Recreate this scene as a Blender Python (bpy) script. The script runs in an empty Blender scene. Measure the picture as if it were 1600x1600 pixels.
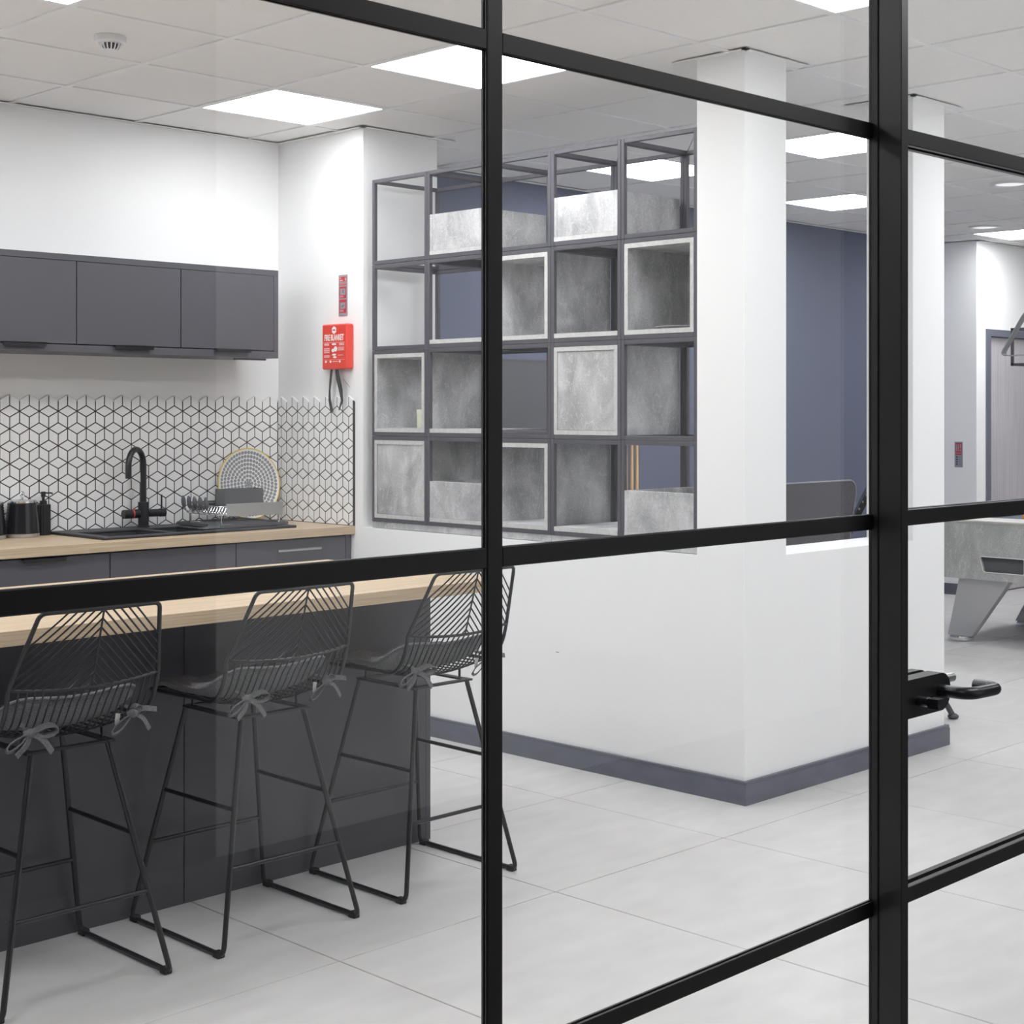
import bpy, bmesh, math, random
from mathutils import Vector, Matrix
random.seed(7)
S = bpy.context.scene
COL = S.collection
PI = math.pi

# ------------------------------------------------------------------ camera, world, exposure
CAM_Z = 1.457
cam = bpy.data.objects.new('camera', bpy.data.cameras.new('camera'))
COL.objects.link(cam)
cam.location = (0, 0, CAM_Z)
cam.rotation_euler = (PI / 2, 0, 0.7442 - PI / 2)
cam.data.sensor_width = 36.0
cam.data.lens = 36.0 * 2406.4 / 1600.0
cam.data.shift_x = -(993.3 - 800) / 1600.0
cam.data.shift_y = (642.3 - 800) / 1600.0
cam.data.clip_start = 0.05
S.camera = cam
W = bpy.data.worlds.new('world'); S.world = W; W.use_nodes = True
W.node_tree.nodes['Background'].inputs[0].default_value = (0.8, 0.85, 0.9, 1)
W.node_tree.nodes['Background'].inputs[1].default_value = 0.15
S.view_settings.view_transform = 'Standard'
S.view_settings.look = 'None'
S.view_settings.gamma = 1.0
S.view_settings.use_curve_mapping = False
S.view_settings.exposure = 0.07
PANEL_POWER = 16.5           # radiance of the ceiling panels
WALLROW_POWER = 13.0           # dimmer row along the kitchen back wall
LOUNGE_POWER = 21.0            # brighter panels over the lounge and games room
CORRIDOR_POWER = 17.0  # unseen fill panels on the camera side of the glass

# ------------------------------------------------------------------ small helpers
def tag(o, label=None, cat=None, group=None, kind=None):
    if label: o['label'] = label
    if cat: o['category'] = cat
    if group: o['group'] = group
    if kind: o['kind'] = kind
    return o

def empty(name, loc=(0, 0, 0), rz=0.0, parent=None):
    o = bpy.data.objects.new(name, None)
    o.empty_display_size = 0.1
    o.location = loc; o.rotation_euler = (0, 0, rz)
    COL.objects.link(o)
    if parent: o.parent = parent
    return o

def thing(name, label, cat, loc=(0, 0, 0), rz=0.0, group=None):
    return tag(empty(name, loc, rz), label, cat, group)

def put(name, me, parent=None, loc=(0, 0, 0), rot=(0, 0, 0), scale=(1, 1, 1)):
    o = bpy.data.objects.new(name, me)
    o.location = loc; o.rotation_euler = rot; o.scale = scale
    COL.objects.link(o)
    if parent: o.parent = parent
    return o

def copy_tree(o, parent=None):
    c = o.copy(); COL.objects.link(c)
    if parent: c.parent = parent
    for ch in list(o.children): copy_tree(ch, c)
    return c

class MB:
    def __init__(s): s.v = []; s.f = []
    def add(s, vs, fs):
        n = len(s.v); s.v += [tuple(p) for p in vs]; s.f += [tuple(i + n for i in f) for f in fs]; return s
    def box(s, x0, x1, y0, y1, z0, z1, b=0.0):
        if b <= 0:
            return s.add([(x, y, z) for z in (z0, z1) for y in (y0, y1) for x in (x0, x1)],
                         [(0, 2, 3, 1), (4, 5, 7, 6), (0, 1, 5, 4), (2, 6, 7, 3), (0, 4, 6, 2), (1, 3, 7, 5)])
        X = (x0, x1); Y = (y0, y1); Z = (z0, z1); vs = []; ix = {}
        for i in (0, 1):
            for j in (0, 1):
                for k in (0, 1):
                    c = (X[i], Y[j], Z[k]); d = (b if i == 0 else -b, b if j == 0 else -b, b if k == 0 else -b)
                    for a in range(3):
                        p = [c[0] + d[0], c[1] + d[1], c[2] + d[2]]; p[a] = c[a]
                        ix[(i, j, k, a)] = len(vs); vs.append(tuple(p))
        fs = []
        for a in range(3):
            o1, o2 = (a + 1) % 3, (a + 2) % 3
            for e in (0, 1):
                q = []
                for (m, n) in ((0, 0), (1, 0), (1, 1), (0, 1)):
                    t = [0, 0, 0]; t[a] = e; t[o1] = m; t[o2] = n
                    q.append(ix[(*t, a)])
                fs.append(tuple(q) if e else tuple(reversed(q)))
            for m in (0, 1):
                for n in (0, 1):
                    t0 = [0, 0, 0]; t0[o1] = m; t0[o2] = n; t1 = list(t0); t1[a] = 1
                    fs.append((ix[(*t0, o1)], ix[(*t1, o1)], ix[(*t1, o2)], ix[(*t0, o2)]))
        for i in (0, 1):
            for j in (0, 1):
                for k in (0, 1): fs.append((ix[(i, j, k, 0)], ix[(i, j, k, 1)], ix[(i, j, k, 2)]))
        return s.add(vs, fs)
    def tube(s, pts, r, n=8, closed=False, cap=True, rs=None):
        P = [Vector(p) for p in pts]; m = len(P); vs = []; fs = []
        T = []
        for i in range(m):
            a = P[(i - 1) % m] if (closed or i > 0) else P[i]
            b = P[(i + 1) % m] if (closed or i < m - 1) else P[i]
            t = (b - a)
            T.append(t.normalized() if t.length > 1e-9 else Vector((0, 0, 1)))
        up = Vector((0, 0, 1)) if abs(T[0].z) < 0.9 else Vector((1, 0, 0))
        N = (up - T[0] * up.dot(T[0])).normalized()
        for i in range(m):
            N = N - T[i] * N.dot(T[i])
            N = N.normalized() if N.length > 1e-6 else T[i].orthogonal().normalized()
            B = T[i].cross(N)
            k = 1.0
            if 0 < i < m - 1 or closed:
                c = (P[i] - P[i - 1]); 
                if c.length > 1e-9: k = 1.0 / max(0.6, abs(c.normalized().dot(T[i])))
            rr = (rs[i] if rs else r)
            for q in range(n):
                a = 2 * PI * (q + .5) / n
                vs.append(P[i] + (N * math.cos(a) + B * math.sin(a)) * rr)
        for i in range(m if closed else m - 1):
            for q in range(n):
                a = i * n + q; b = i * n + (q + 1) % n; j = (i + 1) % m
                fs.append((a, b, j * n + (q + 1) % n, j * n + q))
        if cap and not closed:
            fs.append(tuple(reversed(range(n)))); fs.append(tuple((m - 1) * n + q for q in range(n)))
        return s.add(vs, fs)
    def lathe(s, prof, n=32, c=(0, 0, 0)):
        vs = []; fs = []; m = len(prof)
        for (r, z) in prof:
            for q in range(n):
                a = 2 * PI * q / n
                vs.append((c[0] + r * math.cos(a), c[1] + r * math.sin(a), c[2] + z))
        for i in range(m - 1):
            for q in range(n):
                fs.append((i * n + q, i * n + (q + 1) % n, (i + 1) * n + (q + 1) % n, (i + 1) * n + q))
        if prof[0][0] > 1e-6: fs.append(tuple(reversed(range(n))))
        if prof[-1][0] > 1e-6: fs.append(tuple((m - 1) * n + q for q in range(n)))
        return s.add(vs, fs)
    def prism(s, poly, f0, f1):
        """poly: list of 2d points (ccw); f0,f1: functions mapping 2d -> 3d for the two ends"""
        n = len(poly)
        vs = [f0(p) for p in poly] + [f1(p) for p in poly]
        fs = [tuple(reversed(range(n))), tuple(range(n, 2 * n))]
        for i in range(n): fs.append((i, (i + 1) % n, n + (i + 1) % n, n + i))
        return s.add(vs, fs)
    def ribbon(s, pts, wdir, w, t=0.002):
        """flat strip along pts, width w along the wdir function/vector, thickness t"""
        P = [Vector(p) for p in pts]; m = len(P); vs = []; fs = []
        for i in range(m):
            a = P[max(0, i - 1)]; b = P[min(m - 1, i + 1)]
            tg = (b - a).normalized()
            wd = Vector(wdir[i]) if isinstance(wdir, list) else Vector(wdir)
            wd = (wd - tg * wd.dot(tg)).normalized(); nn = tg.cross(wd)
            ww = w[i] if isinstance(w, list) else w
            for (e, g) in ((-1, -1), (1, -1), (1, 1), (-1, 1)):
                vs.append(P[i] + wd * (e * ww / 2) + nn * (g * t / 2))
        for i in range(m - 1):
            for q in range(4):
                a = i * 4 + q; b = i * 4 + (q + 1) % 4
                fs.append((a, b, b + 4, a + 4))
        fs.append((3, 2, 1, 0)); k = (m - 1) * 4; fs.append((k, k + 1, k + 2, k + 3))
        return s.add(vs, fs)
    def mesh(s, name, m, smooth=False):
        me = bpy.data.meshes.new(name)
        me.from_pydata([tuple(p) for p in s.v], [], s.f)
        bm = bmesh.new(); bm.from_mesh(me)
        bmesh.ops.recalc_face_normals(bm, faces=bm.faces)
        bm.to_mesh(me); bm.free()
        me.materials.append(m)
        if smooth:
            for p in me.polygons: p.use_smooth = True
            try: me.set_sharp_from_angle(angle=math.radians(smooth if smooth is not True else 40))
            except Exception: pass
        return me
    def build(s, name, m, parent=None, loc=(0, 0, 0), rot=(0, 0, 0), smooth=False):
        return put(name, s.mesh(name, m, smooth), parent, loc, rot)

def fillet(pts, r, n=6, closed=False):
    P = [Vector(p) for p in pts]; out = []; m = len(P)
    for i in range(m):
        if not closed and i in (0, m - 1): out.append(P[i]); continue
        a, b, c = P[(i - 1) % m], P[i], P[(i + 1) % m]
        u = (a - b); v = (c - b); ru = min(r, u.length * .49, v.length * .49)
        p = b + u.normalized() * ru; q = b + v.normalized() * ru
        for k in range(n + 1):
            t = k / n; out.append(p * (1 - t) ** 2 + b * 2 * t * (1 - t) + q * t * t)
    return out

# ------------------------------------------------------------------ materials
def srgb(r, g, b):
    f = lambda c: (c / 255) / 12.92 if c / 255 <= .04045 else ((c / 255 + .055) / 1.055) ** 2.4
    return (f(r), f(g), f(b), 1)

def mat(name, col, rough=.5, metal=0.0, spec=.5, noise=None, bump=None, emit=None):
    m = bpy.data.materials.new(name); m.use_nodes = True
    nt = m.node_tree; b = nt.nodes['Principled BSDF']
    b.inputs['Base Color'].default_value = col
    b.inputs['Roughness'].default_value = rough
    b.inputs['Metallic'].default_value = metal
    b.inputs['Specular IOR Level'].default_value = spec
    if emit:
        b.inputs['Emission Color'].default_value = emit[0]; b.inputs['Emission Strength'].default_value = emit[1]
    tc = nt.nodes.new('ShaderNodeNewGeometry').outputs['Position'] if (noise or bump) else None
    if noise:   # (scale xyz, amount, detail)
        sc, amt, det = noise
        mp = nt.nodes.new('ShaderNodeMapping'); mp.inputs['Scale'].default_value = sc
        nt.links.new(tc, mp.inputs[0])
        nz = nt.nodes.new('ShaderNodeTexNoise'); nz.inputs['Scale'].default_value = 1; nz.inputs['Detail'].default_value = det
        nt.links.new(mp.outputs[0], nz.inputs['Vector'])
        rp = nt.nodes.new('ShaderNodeValToRGB')
        lo = [max(0, c * (1 - amt)) for c in col[:3]] + [1]; hi = [min(1, c * (1 + amt)) for c in col[:3]] + [1]
        rp.color_ramp.elements[0].position = .3; rp.color_ramp.elements[1].position = .7
        rp.color_ramp.elements[0].color = lo; rp.color_ramp.elements[1].color = hi
        nt.links.new(nz.outputs['Fac'], rp.inputs[0]); nt.links.new(rp.outputs[0], b.inputs['Base Color'])
    if bump:    # (scale, strength, distance)
        nz = nt.nodes.new('ShaderNodeTexNoise'); nz.inputs['Scale'].default_value = bump[0]; nz.inputs['Detail'].default_value = 4
        nt.links.new(tc, nz.inputs['Vector'])
        bp = nt.nodes.new('ShaderNodeBump'); bp.inputs['Strength'].default_value = bump[1]; bp.inputs['Distance'].default_value = bump[2]
        nt.links.new(nz.outputs['Fac'], bp.inputs['Height']); nt.links.new(bp.outputs[0], b.inputs['Normal'])
    return m

def emitter(name, col, strength):
    m = bpy.data.materials.new(name); m.use_nodes = True; nt = m.node_tree; nt.nodes.clear()
    e = nt.nodes.new('ShaderNodeEmission'); e.inputs[0].default_value = col; e.inputs[1].default_value = strength
    o = nt.nodes.new('ShaderNodeOutputMaterial'); nt.links.new(e.outputs[0], o.inputs[0]); return m

def glass_mat(name, tint=(.97, .98, .98, 1)):
    m = bpy.data.materials.new(name); m.use_nodes = True; nt = m.node_tree; nt.nodes.clear()
    g = nt.nodes.new('ShaderNodeNewGeometry')
    dt = nt.nodes.new('ShaderNodeVectorMath'); dt.operation = 'DOT_PRODUCT'
    nt.links.new(g.outputs['Incoming'], dt.inputs[0]); nt.links.new(g.outputs['Normal'], dt.inputs[1])
    ab = nt.nodes.new('ShaderNodeMath'); ab.operation = 'ABSOLUTE'; nt.links.new(dt.outputs['Value'], ab.inputs[0])
    su = nt.nodes.new('ShaderNodeMath'); su.operation = 'SUBTRACT'; su.inputs[0].default_value = 1; nt.links.new(ab.outputs[0], su.inputs[1])
    pw = nt.nodes.new('ShaderNodeMath'); pw.operation = 'POWER'; pw.inputs[1].default_value = 5; nt.links.new(su.outputs[0], pw.inputs[0])
    ma = nt.nodes.new('ShaderNodeMath'); ma.operation = 'MULTIPLY_ADD'; ma.inputs[1].default_value = .96; ma.inputs[2].default_value = .04
    nt.links.new(pw.outputs[0], ma.inputs[0])
    tr = nt.nodes.new('ShaderNodeBsdfTransparent'); tr.inputs[0].default_value = tint
    gl = nt.nodes.new('ShaderNodeBsdfGlossy'); gl.inputs['Roughness'].default_value = 0.0
    mx = nt.nodes.new('ShaderNodeMixShader'); nt.links.new(ma.outputs[0], mx.inputs[0])
    nt.links.new(tr.outputs[0], mx.inputs[1]); nt.links.new(gl.outputs[0], mx.inputs[2])
    o = nt.nodes.new('ShaderNodeOutputMaterial'); nt.links.new(mx.outputs[0], o.inputs[0]); return m

def concrete_mat(name, base, spread=.27):
    m = bpy.data.materials.new(name); m.use_nodes = True; nt = m.node_tree; b = nt.nodes['Principled BSDF']
    b.inputs['Roughness'].default_value = .6; b.inputs['Specular IOR Level'].default_value = .3
    pos = nt.nodes.new('ShaderNodeNewGeometry').outputs['Position']
    def noise(scale, det, dist=0.0, sq=(1, 1, 1)):
        mp = nt.nodes.new('ShaderNodeMapping'); mp.inputs['Scale'].default_value = sq; nt.links.new(pos, mp.inputs[0])
        n = nt.nodes.new('ShaderNodeTexNoise'); n.inputs['Scale'].default_value = scale; n.inputs['Detail'].default_value = det
        n.inputs['Distortion'].default_value = dist; nt.links.new(mp.outputs[0], n.inputs['Vector']); return n.outputs['Fac']
    a = noise(7, 9, .8, (1, 1, .6))
    rp = nt.nodes.new('ShaderNodeValToRGB'); e = rp.color_ramp.elements
    e[0].position = .36; e[1].position = .66
    e[0].color = [c * (1 - spread) for c in base[:3]] + [1]; e[1].color = [c * (1 + spread) for c in base[:3]] + [1]
    nt.links.new(a, rp.inputs[0])
    # pale thin veins
    v = noise(9, 5, 2.2, (1, 1, .5))
    vr = nt.nodes.new('ShaderNodeValToRGB'); q = vr.color_ramp.elements
    q[0].position = .485; q[0].color = (0, 0, 0, 1); q[1].position = .5; q[1].color = (1, 1, 1, 1)
    e3 = vr.color_ramp.elements.new(.515); e3.color = (0, 0, 0, 1)
    nt.links.new(v, vr.inputs[0])
    sp = noise(140, 3)
    mx = nt.nodes.new('ShaderNodeMix'); mx.data_type = 'RGBA'; mx.blend_type = 'MIX'
    ml = nt.nodes.new('ShaderNodeMath'); ml.operation = 'MULTIPLY'; ml.inputs[1].default_value = .42
    nt.links.new(vr.outputs[0], ml.inputs[0]); nt.links.new(ml.outputs[0], mx.inputs[0])
    nt.links.new(rp.outputs[0], mx.inputs[6]); mx.inputs[7].default_value = [min(1, c * 1.7) for c in base[:3]] + [1]
    m2 = nt.nodes.new('ShaderNodeMix'); m2.data_type = 'RGBA'; m2.blend_type = 'OVERLAY'; m2.inputs[0].default_value = .34
    nt.links.new(mx.outputs[2], m2.inputs[6]); nt.links.new(sp, m2.inputs[7])
    nt.links.new(m2.outputs[2], b.inputs['Base Color']); return m

def wood_mat(name, c0, c1, axis='X', rough=.45):
    m = bpy.data.materials.new(name); m.use_nodes = True; nt = m.node_tree; b = nt.nodes['Principled BSDF']
    b.inputs['Roughness'].default_value = rough; b.inputs['Specular IOR Level'].default_value = .35
    pos = nt.nodes.new('ShaderNodeNewGeometry').outputs['Position']
    mp = nt.nodes.new('ShaderNodeMapping')
    mp.inputs['Scale'].default_value = {'X': (3, 90, 160), 'Z': (60, 60, 1.6)}[axis]
    nt.links.new(pos, mp.inputs[0])
    n = nt.nodes.new('ShaderNodeTexNoise'); n.inputs['Scale'].default_value = 1; n.inputs['Detail'].default_value = 5
    n.inputs['Roughness'].default_value = .6; n.inputs['Distortion'].default_value = .5
    nt.links.new(mp.outputs[0], n.inputs['Vector'])
    r = nt.nodes.new('ShaderNodeValToRGB'); r.color_ramp.elements[0].position = .3; r.color_ramp.elements[1].position = .68
    r.color_ramp.elements[0].color = c0; r.color_ramp.elements[1].color = c1
    nt.links.new(n.outputs['Fac'], r.inputs[0]); nt.links.new(r.outputs[0], b.inputs['Base Color']); return m

M_WALL = mat('white_wall_paint', srgb(245, 245, 245), .65, spec=.3)
M_BLUE = mat('blue_grey_wall_paint', srgb(98, 103, 122), .7, spec=.25)
M_GREYWALL = mat('dark_grey_wall_paint', srgb(90, 90, 95), .7, spec=.25)
M_BASE = mat('blue_grey_skirting_paint', srgb(98, 100, 112), .4, noise=((9, 9, 30), .1, 3))
M_CEIL = mat('mineral_fibre_ceiling_tile', srgb(243, 241, 239), .9, spec=.1, noise=((220, 220, 220), .05, 2))
M_GRID = mat('white_ceiling_grid_metal', srgb(242, 242, 242), .45)
M_PANEL = emitter('led_panel_diffuser', (.985, .985, 1, 1), PANEL_POWER)
M_PANEL2 = emitter('unseen_fill_panel_corridor', (.985, .985, 1, 1), CORRIDOR_POWER)
M_PANEL3 = emitter('led_panel_diffuser_lounge', (.985, .985, 1, 1), LOUNGE_POWER)
M_PANEL4 = emitter('led_panel_diffuser_wall_row', (.985, .985, 1, 1), WALLROW_POWER)
M_DOWN = emitter('downlight_diffuser', (1, .98, .95, 1), 1.1)
M_TILE = mat('pale_porcelain_floor_tile', srgb(203, 201, 200), .38, spec=.4, noise=((5.0, 11.0, 1), .06, 10))
M_GROUT = mat('beige_grey_grout', srgb(126, 116, 102), .9)
M_CARPET = mat('grey_corridor_carpet', srgb(120, 120, 122), .95, spec=.1)
M_BLACK = mat('black_powder_coated_steel', srgb(30, 28, 29), .36, spec=.4)
M_GASKET = mat('black_glazing_gasket', srgb(14, 14, 15), .5)
M_GLASS = glass_mat('clear_partition_glass')
M_CAB = mat('charcoal_matt_cabinet', srgb(86, 85, 91), .42, spec=.35)
M_CABIN = mat('charcoal_cabinet_core', srgb(40, 40, 44), .6)
M_ISL = mat('charcoal_cabinet_shaded', srgb(78, 77, 83), .4, spec=.35, noise=((4, 4, 30), .05, 4))  # cabinet charcoal again, the island's shade put into a darker colour
M_OAK = wood_mat('pale_oak_worktop', srgb(178, 154, 126), srgb(206, 186, 160))
M_HBLK = mat('black_handle_metal', srgb(20, 20, 22), .3)
M_STEEL = mat('brushed_steel', srgb(190, 190, 188), .3, metal=1.0)
M_SATIN = mat('satin_steel', srgb(176, 172, 166), .35, metal=.55)
M_CHROME = mat('polished_chrome', srgb(225, 225, 228), .08, metal=1.0)
M_WTILE = mat('white_matt_ceramic_tile', srgb(243, 243, 243), .35, spec=.4)
M_TGROUT = mat('dark_tile_grout', srgb(58, 52, 50), .9)
M_SINK = mat('black_granite_sink', srgb(40, 41, 46), .45, noise=((300, 300, 300), .2, 2))
M_TAP = mat('matt_black_tap', srgb(30, 31, 35), .32, spec=.5)
M_RED = mat('red_plastic', srgb(232, 62, 46), .4)
M_REDSIGN = mat('red_print', srgb(190, 50, 60), .5)
M_WHITEINK = mat('white_print', srgb(245, 240, 238), .6)
M_SIGN = mat('silver_sign_plate', srgb(165, 166, 176), .45, metal=.3)
M_DARKINK = mat('dark_print', srgb(80, 80, 85), .6)
M_STRAP = mat('black_webbing', srgb(52, 53, 57), .8)
M_SHELF = mat('graphite_shelf_steel', srgb(82, 81, 88), .4, spec=.4)
M_CONC = concrete_mat('concrete_look_board', srgb(182, 182, 183))
M_CONCEDGE = mat('concrete_board_edging', srgb(196, 196, 194), .6, noise=((60, 60, 60), .1, 4))
M_DARKBOARD = mat('dark_glossy_shelf', srgb(80, 80, 85), .18)
M_STOOL = mat('black_stool_wire', srgb(24, 24, 27), .3, spec=.5)
M_RUB = mat('black_rubber', srgb(22, 22, 23), .7)
M_CUSH = mat('charcoal_woven_fabric', srgb(128, 128, 131), .95, spec=.1, noise=((420, 420, 420), .55, 2), bump=(500, .5, .002))
M_TIE = mat('grey_woven_tie', srgb(106, 106, 107), .95, spec=.1, noise=((600, 600, 600), .5, 2))
M_LABELW = mat('white_label_cloth', srgb(190, 191, 188), .8)
M_CAN = mat('black_gloss_canister', srgb(24, 25, 28), .18, spec=.6)
M_SOAP = mat('black_matt_ceramic', srgb(26, 27, 30), .5)
M_GREYPL = mat('dark_grey_plastic', srgb(88, 89, 92), .5)
M_YEL = mat('yellow_rim', srgb(238, 205, 85), .35)
M_TIN = mat('pale_green_tin', srgb(214, 216, 190), .45)
M_ARM = mat('grey_tweed_upholstery', srgb(92, 90, 94), .95, spec=.1, noise=((260, 260, 260), .35, 3))
M_ARMPIPE = mat('pale_piping', srgb(130, 128, 134), .8)
M_LEATHER = mat('black_leather', srgb(26, 26, 28), .35)
M_SCREEN = mat('dark_screen', srgb(80, 81, 86), .55)
M_POLE = wood_mat('warm_pole_wood', srgb(190, 150, 100), srgb(226, 190, 140), 'Z')
M_DOORW = wood_mat('grey_oak_door', srgb(178, 173, 178), srgb(203, 198, 203), 'Z')
M_DFRAME = mat('blue_grey_door_frame', srgb(108, 111, 124), .45)
M_POOL = concrete_mat('concrete_laminate_table', srgb(168, 168, 166), .12)
M_POOLTOP = mat('pale_laminate_rail', srgb(205, 203, 198), .4)
M_POOLLEG = mat('grey_laminate_leg', srgb(182, 182, 184), .35)
M_CLOTH = mat('grey_pool_cloth', srgb(96, 104, 116), .95)
M_ORANGE = mat('orange_ball', srgb(240, 140, 30), .15)
M_BALLR = mat('red_ball', srgb(180, 30, 30), .15)
M_LAMP = mat('grey_lamp_steel', srgb(140, 142, 148), .4)
M_LAMPD = mat('dark_lamp_frame', srgb(70, 70, 74), .45)
M_PEACH = mat('peach_shade', srgb(225, 195, 180), .7)
M_SMOKE = mat('white_plastic', srgb(236, 236, 238), .4)

CEIL = 2.795
XW, YC, YB = 4.468, 3.565, 6.55       # face of the low wall, its front corner, kitchen back wall

# ------------------------------------------------------------------ floor
def in_view(x, y, z, m=140):
    r = math.sin(.7442) * x - math.cos(.7442) * y; d = math.cos(.7442) * x + math.sin(.7442) * y
    if d < .2: return False
    u = 993.3 + 2406.4 * r / d; v = 642.3 - 2406.4 * (z - CAM_Z) / d
    return -m < u < 1600 + m and -m < v < 1600 + m

floor = tag(empty('floor'), kind='structure')
MB().box(-5.1, 16.1, -1.7, 6.8, -.08, -.004).build('grout_bed', M_GROUT, floor)
MB().box(-5.0, 16.0, -1.6, 1.30, -.004, 0.0).build('corridor_carpet', M_CARPET, floor)
tile_me = MB().box(-.398, .398, -.398, .398, -.0055, 0, .0012).mesh('floor_tile', M_TILE)
rest = MB()
for i in range(-12, 16):
    for j in range(-3, 5):
        x = 4.0701 + .8 * (i + .5); y = 3.3416 + .8 * (j + .5)
        if y - .4 < 1.3 - .8 or x < -5.2 or y > 6.9: continue
        y0, y1 = max(y - .398, 1.3), min(y + .398, 6.75)
        if y1 - y0 < .05: continue
        if in_view(x, y, 0, 260):
            if y1 - y0 > .79: put('floor_tile', tile_me, floor, (x, y, 0))
            else: MB().box(x - .398, x + .398, y0, y1, -.0055, 0, .0012).build('floor_tile', M_TILE, floor)
        else: rest.box(x - .398, x + .398, y0, y1, -.0055, 0)
tag(rest.build('outer_floor_tiles', M_TILE, floor), kind='stuff')

# ------------------------------------------------------------------ ceiling
OX, OY = 2.4869, 4.8344
LIGHTS = [(-1, -1), (-1, 1), (2, -1), (2, 1), (2, -4), (-1, -4), (6, -1), (6, 1), (6, -4), (-4, -1), (-4, 1), (-4, -4), (-7, -1), (-7, 1), (-7, -4), (9, 1), (9, -4), (13, 1), (13, -1), (13, -4)]  # panels beyond the view are unseen, kept in to light the rooms
ceil = tag(empty('ceiling'), kind='structure')
ct_me = MB().box(-.296, .296, -.296, .296, 0, .015).mesh('ceiling_tile', M_CEIL)
rest = MB(); ncl = 0
for i in range(-13, 23):
    for j in range(-11, 4):
        if (i, j) in LIGHTS: continue
        x, y = OX + .6 * (i + .5), OY + .6 * (j + .5)
        if j > -6 and in_view(x, y, CEIL, 200):
            put('ceiling_tile', ct_me, ceil, (x, y, CEIL + .006)); ncl += 1
        else: rest.box(x - .296, x + .296, y - .296, y + .296, CEIL + .006, CEIL + .021)
tag(rest.build('outer_ceiling_tiles', M_CEIL, ceil), kind='stuff')
for i in range(-13, 24):
    x = OX + .6 * i
    MB().box(x - .012, x + .012, -1.8, 6.7, CEIL, CEIL + .03).build('grid_bar', M_GRID, ceil)
for j in range(-11, 5):
    y = OY + .6 * j
    MB().box(-5.2, 16.1, y - .012, y + .012, CEIL + .0004, CEIL + .03).build('grid_bar', M_GRID, ceil)
MB().box(-5.3, 16.2, -1.8, 6.8, CEIL + .03, CEIL + .05).build('ceiling_void', M_GREYWALL, ceil)

# led panels
lp_frame = MB()
for (a0, a1, b0, b1) in ((-.288, .288, -.288, -.279), (-.288, .288, .279, .288), (-.288, -.279, -.279, .279), (.279, .288, -.279, .279)):
    lp_frame.box(a0, a1, b0, b1, 0, .012)
lp_frame = lp_frame.mesh('panel_frame', M_GRID)
lp_diff = MB().box(-.279, .279, -.279, .279, .003, .012).mesh('panel_diffuser', M_PANEL)
lp_diff3 = MB().box(-.279, .279, -.279, .279, .003, .012).mesh('panel_diffuser', M_PANEL3)
lp_diff4 = MB().box(-.279, .279, -.279, .279, .003, .012).mesh('panel_diffuser', M_PANEL4)
lp_diff2 = MB().box(-.279, .279, -.279, .279, .003, .012).mesh('panel_diffuser', M_PANEL2)
LNAME = {(-1, -1): 'square ceiling light panel above the smoke detector, cut by the top edge',
         (-1, 1): 'square ceiling light panel over the left wall cabinets, outside the picture',
         (-4, -1): 'added unseen square ceiling light panel left of the picture, middle row',
         (-4, 1): 'added unseen square ceiling light panel left of the picture, row by the back wall',
         (-4, -4): 'added unseen square ceiling light panel left of the picture, row by the glass',
         (-7, -1): 'added unseen square ceiling light panel far left of the picture, middle row',
         (-7, 1): 'added unseen square ceiling light panel far left of the picture, row by the back wall',
         (-7, -4): 'added unseen square ceiling light panel far left of the picture, row by the glass',
         (2, -1): 'square ceiling light panel crossed by the slim black mullion',
         (2, 1): 'square ceiling light panel nearest the kitchen corner, over the sink',
         (2, -4): 'square ceiling light panel in front of the first white column, cut by the top edge',
         (-1, -4): 'square ceiling light panel just inside the glass partition on the left',
         (6, -1): 'square ceiling light panel in the lounge, right beside the first white column, nearer one',
         (6, 1): 'square ceiling light panel seen through the top right of the open shelving',
         (6, -4): 'unseen square ceiling light panel between second column and door wall',
         (9, 1): 'square ceiling light panel in the lounge nearest the blue wall, right of first column',
         (9, -4): 'unseen square ceiling light panel by the door wall, games room middle',
         (13, 1): 'square ceiling light panel in front of the far grey oak door',
         (13, -1): 'unseen square ceiling light panel over the far side of the games room',
         (13, -4): 'unseen square ceiling light panel by the door wall, games room far end'}
for (i, j) in LIGHTS:
    t = thing('ceiling_light', LNAME[(i, j)], 'light', (OX + .6 * (i + .5), OY + .6 * (j + .5), CEIL + .001), group='recessed square LED panels')
    put('panel_frame', lp_frame, t); put('diffuser', lp_diff3 if i >= 6 else lp_diff4 if j == 1 else lp_diff, t)
for k, x in enumerate((-.5, 2.6, 3.8, 6.4)):  # unseen panels added to brighten the bars and surfaces facing the glass
    t = thing('ceiling_light', 'added unseen square ceiling light panel on the camera side of the glass, number %s from the left' % ('one', 'two', 'three', 'four')[k],
              'light', (x, OY - .6 * 7.5, CEIL - .011), group='added corridor fill panels')
    put('panel_frame', lp_frame, t); put('diffuser', lp_diff2, t)
# round downlights in the games room
for k, (i, j) in enumerate(((9, -1), (12, 1))):
    t = thing('downlight', ('round white downlight in the ceiling over the pool table, nearer one', 'round white downlight in the ceiling near the far door, smaller in view')[k],
              'light', (OX + .6 * (i + .5), OY + .6 * (j + .5), CEIL + .006), group='round downlights')
    MB().lathe([(.115, 0), (.118, -.006), (.10, -.012), (.085, -.006), (.085, 0)], 32).build('trim_ring', M_SMOKE, t, smooth=True)
    MB().lathe([(.0, -.004), (.084, -.004), (.084, -.001)], 32).build('diffuser', M_DOWN, t)

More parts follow.
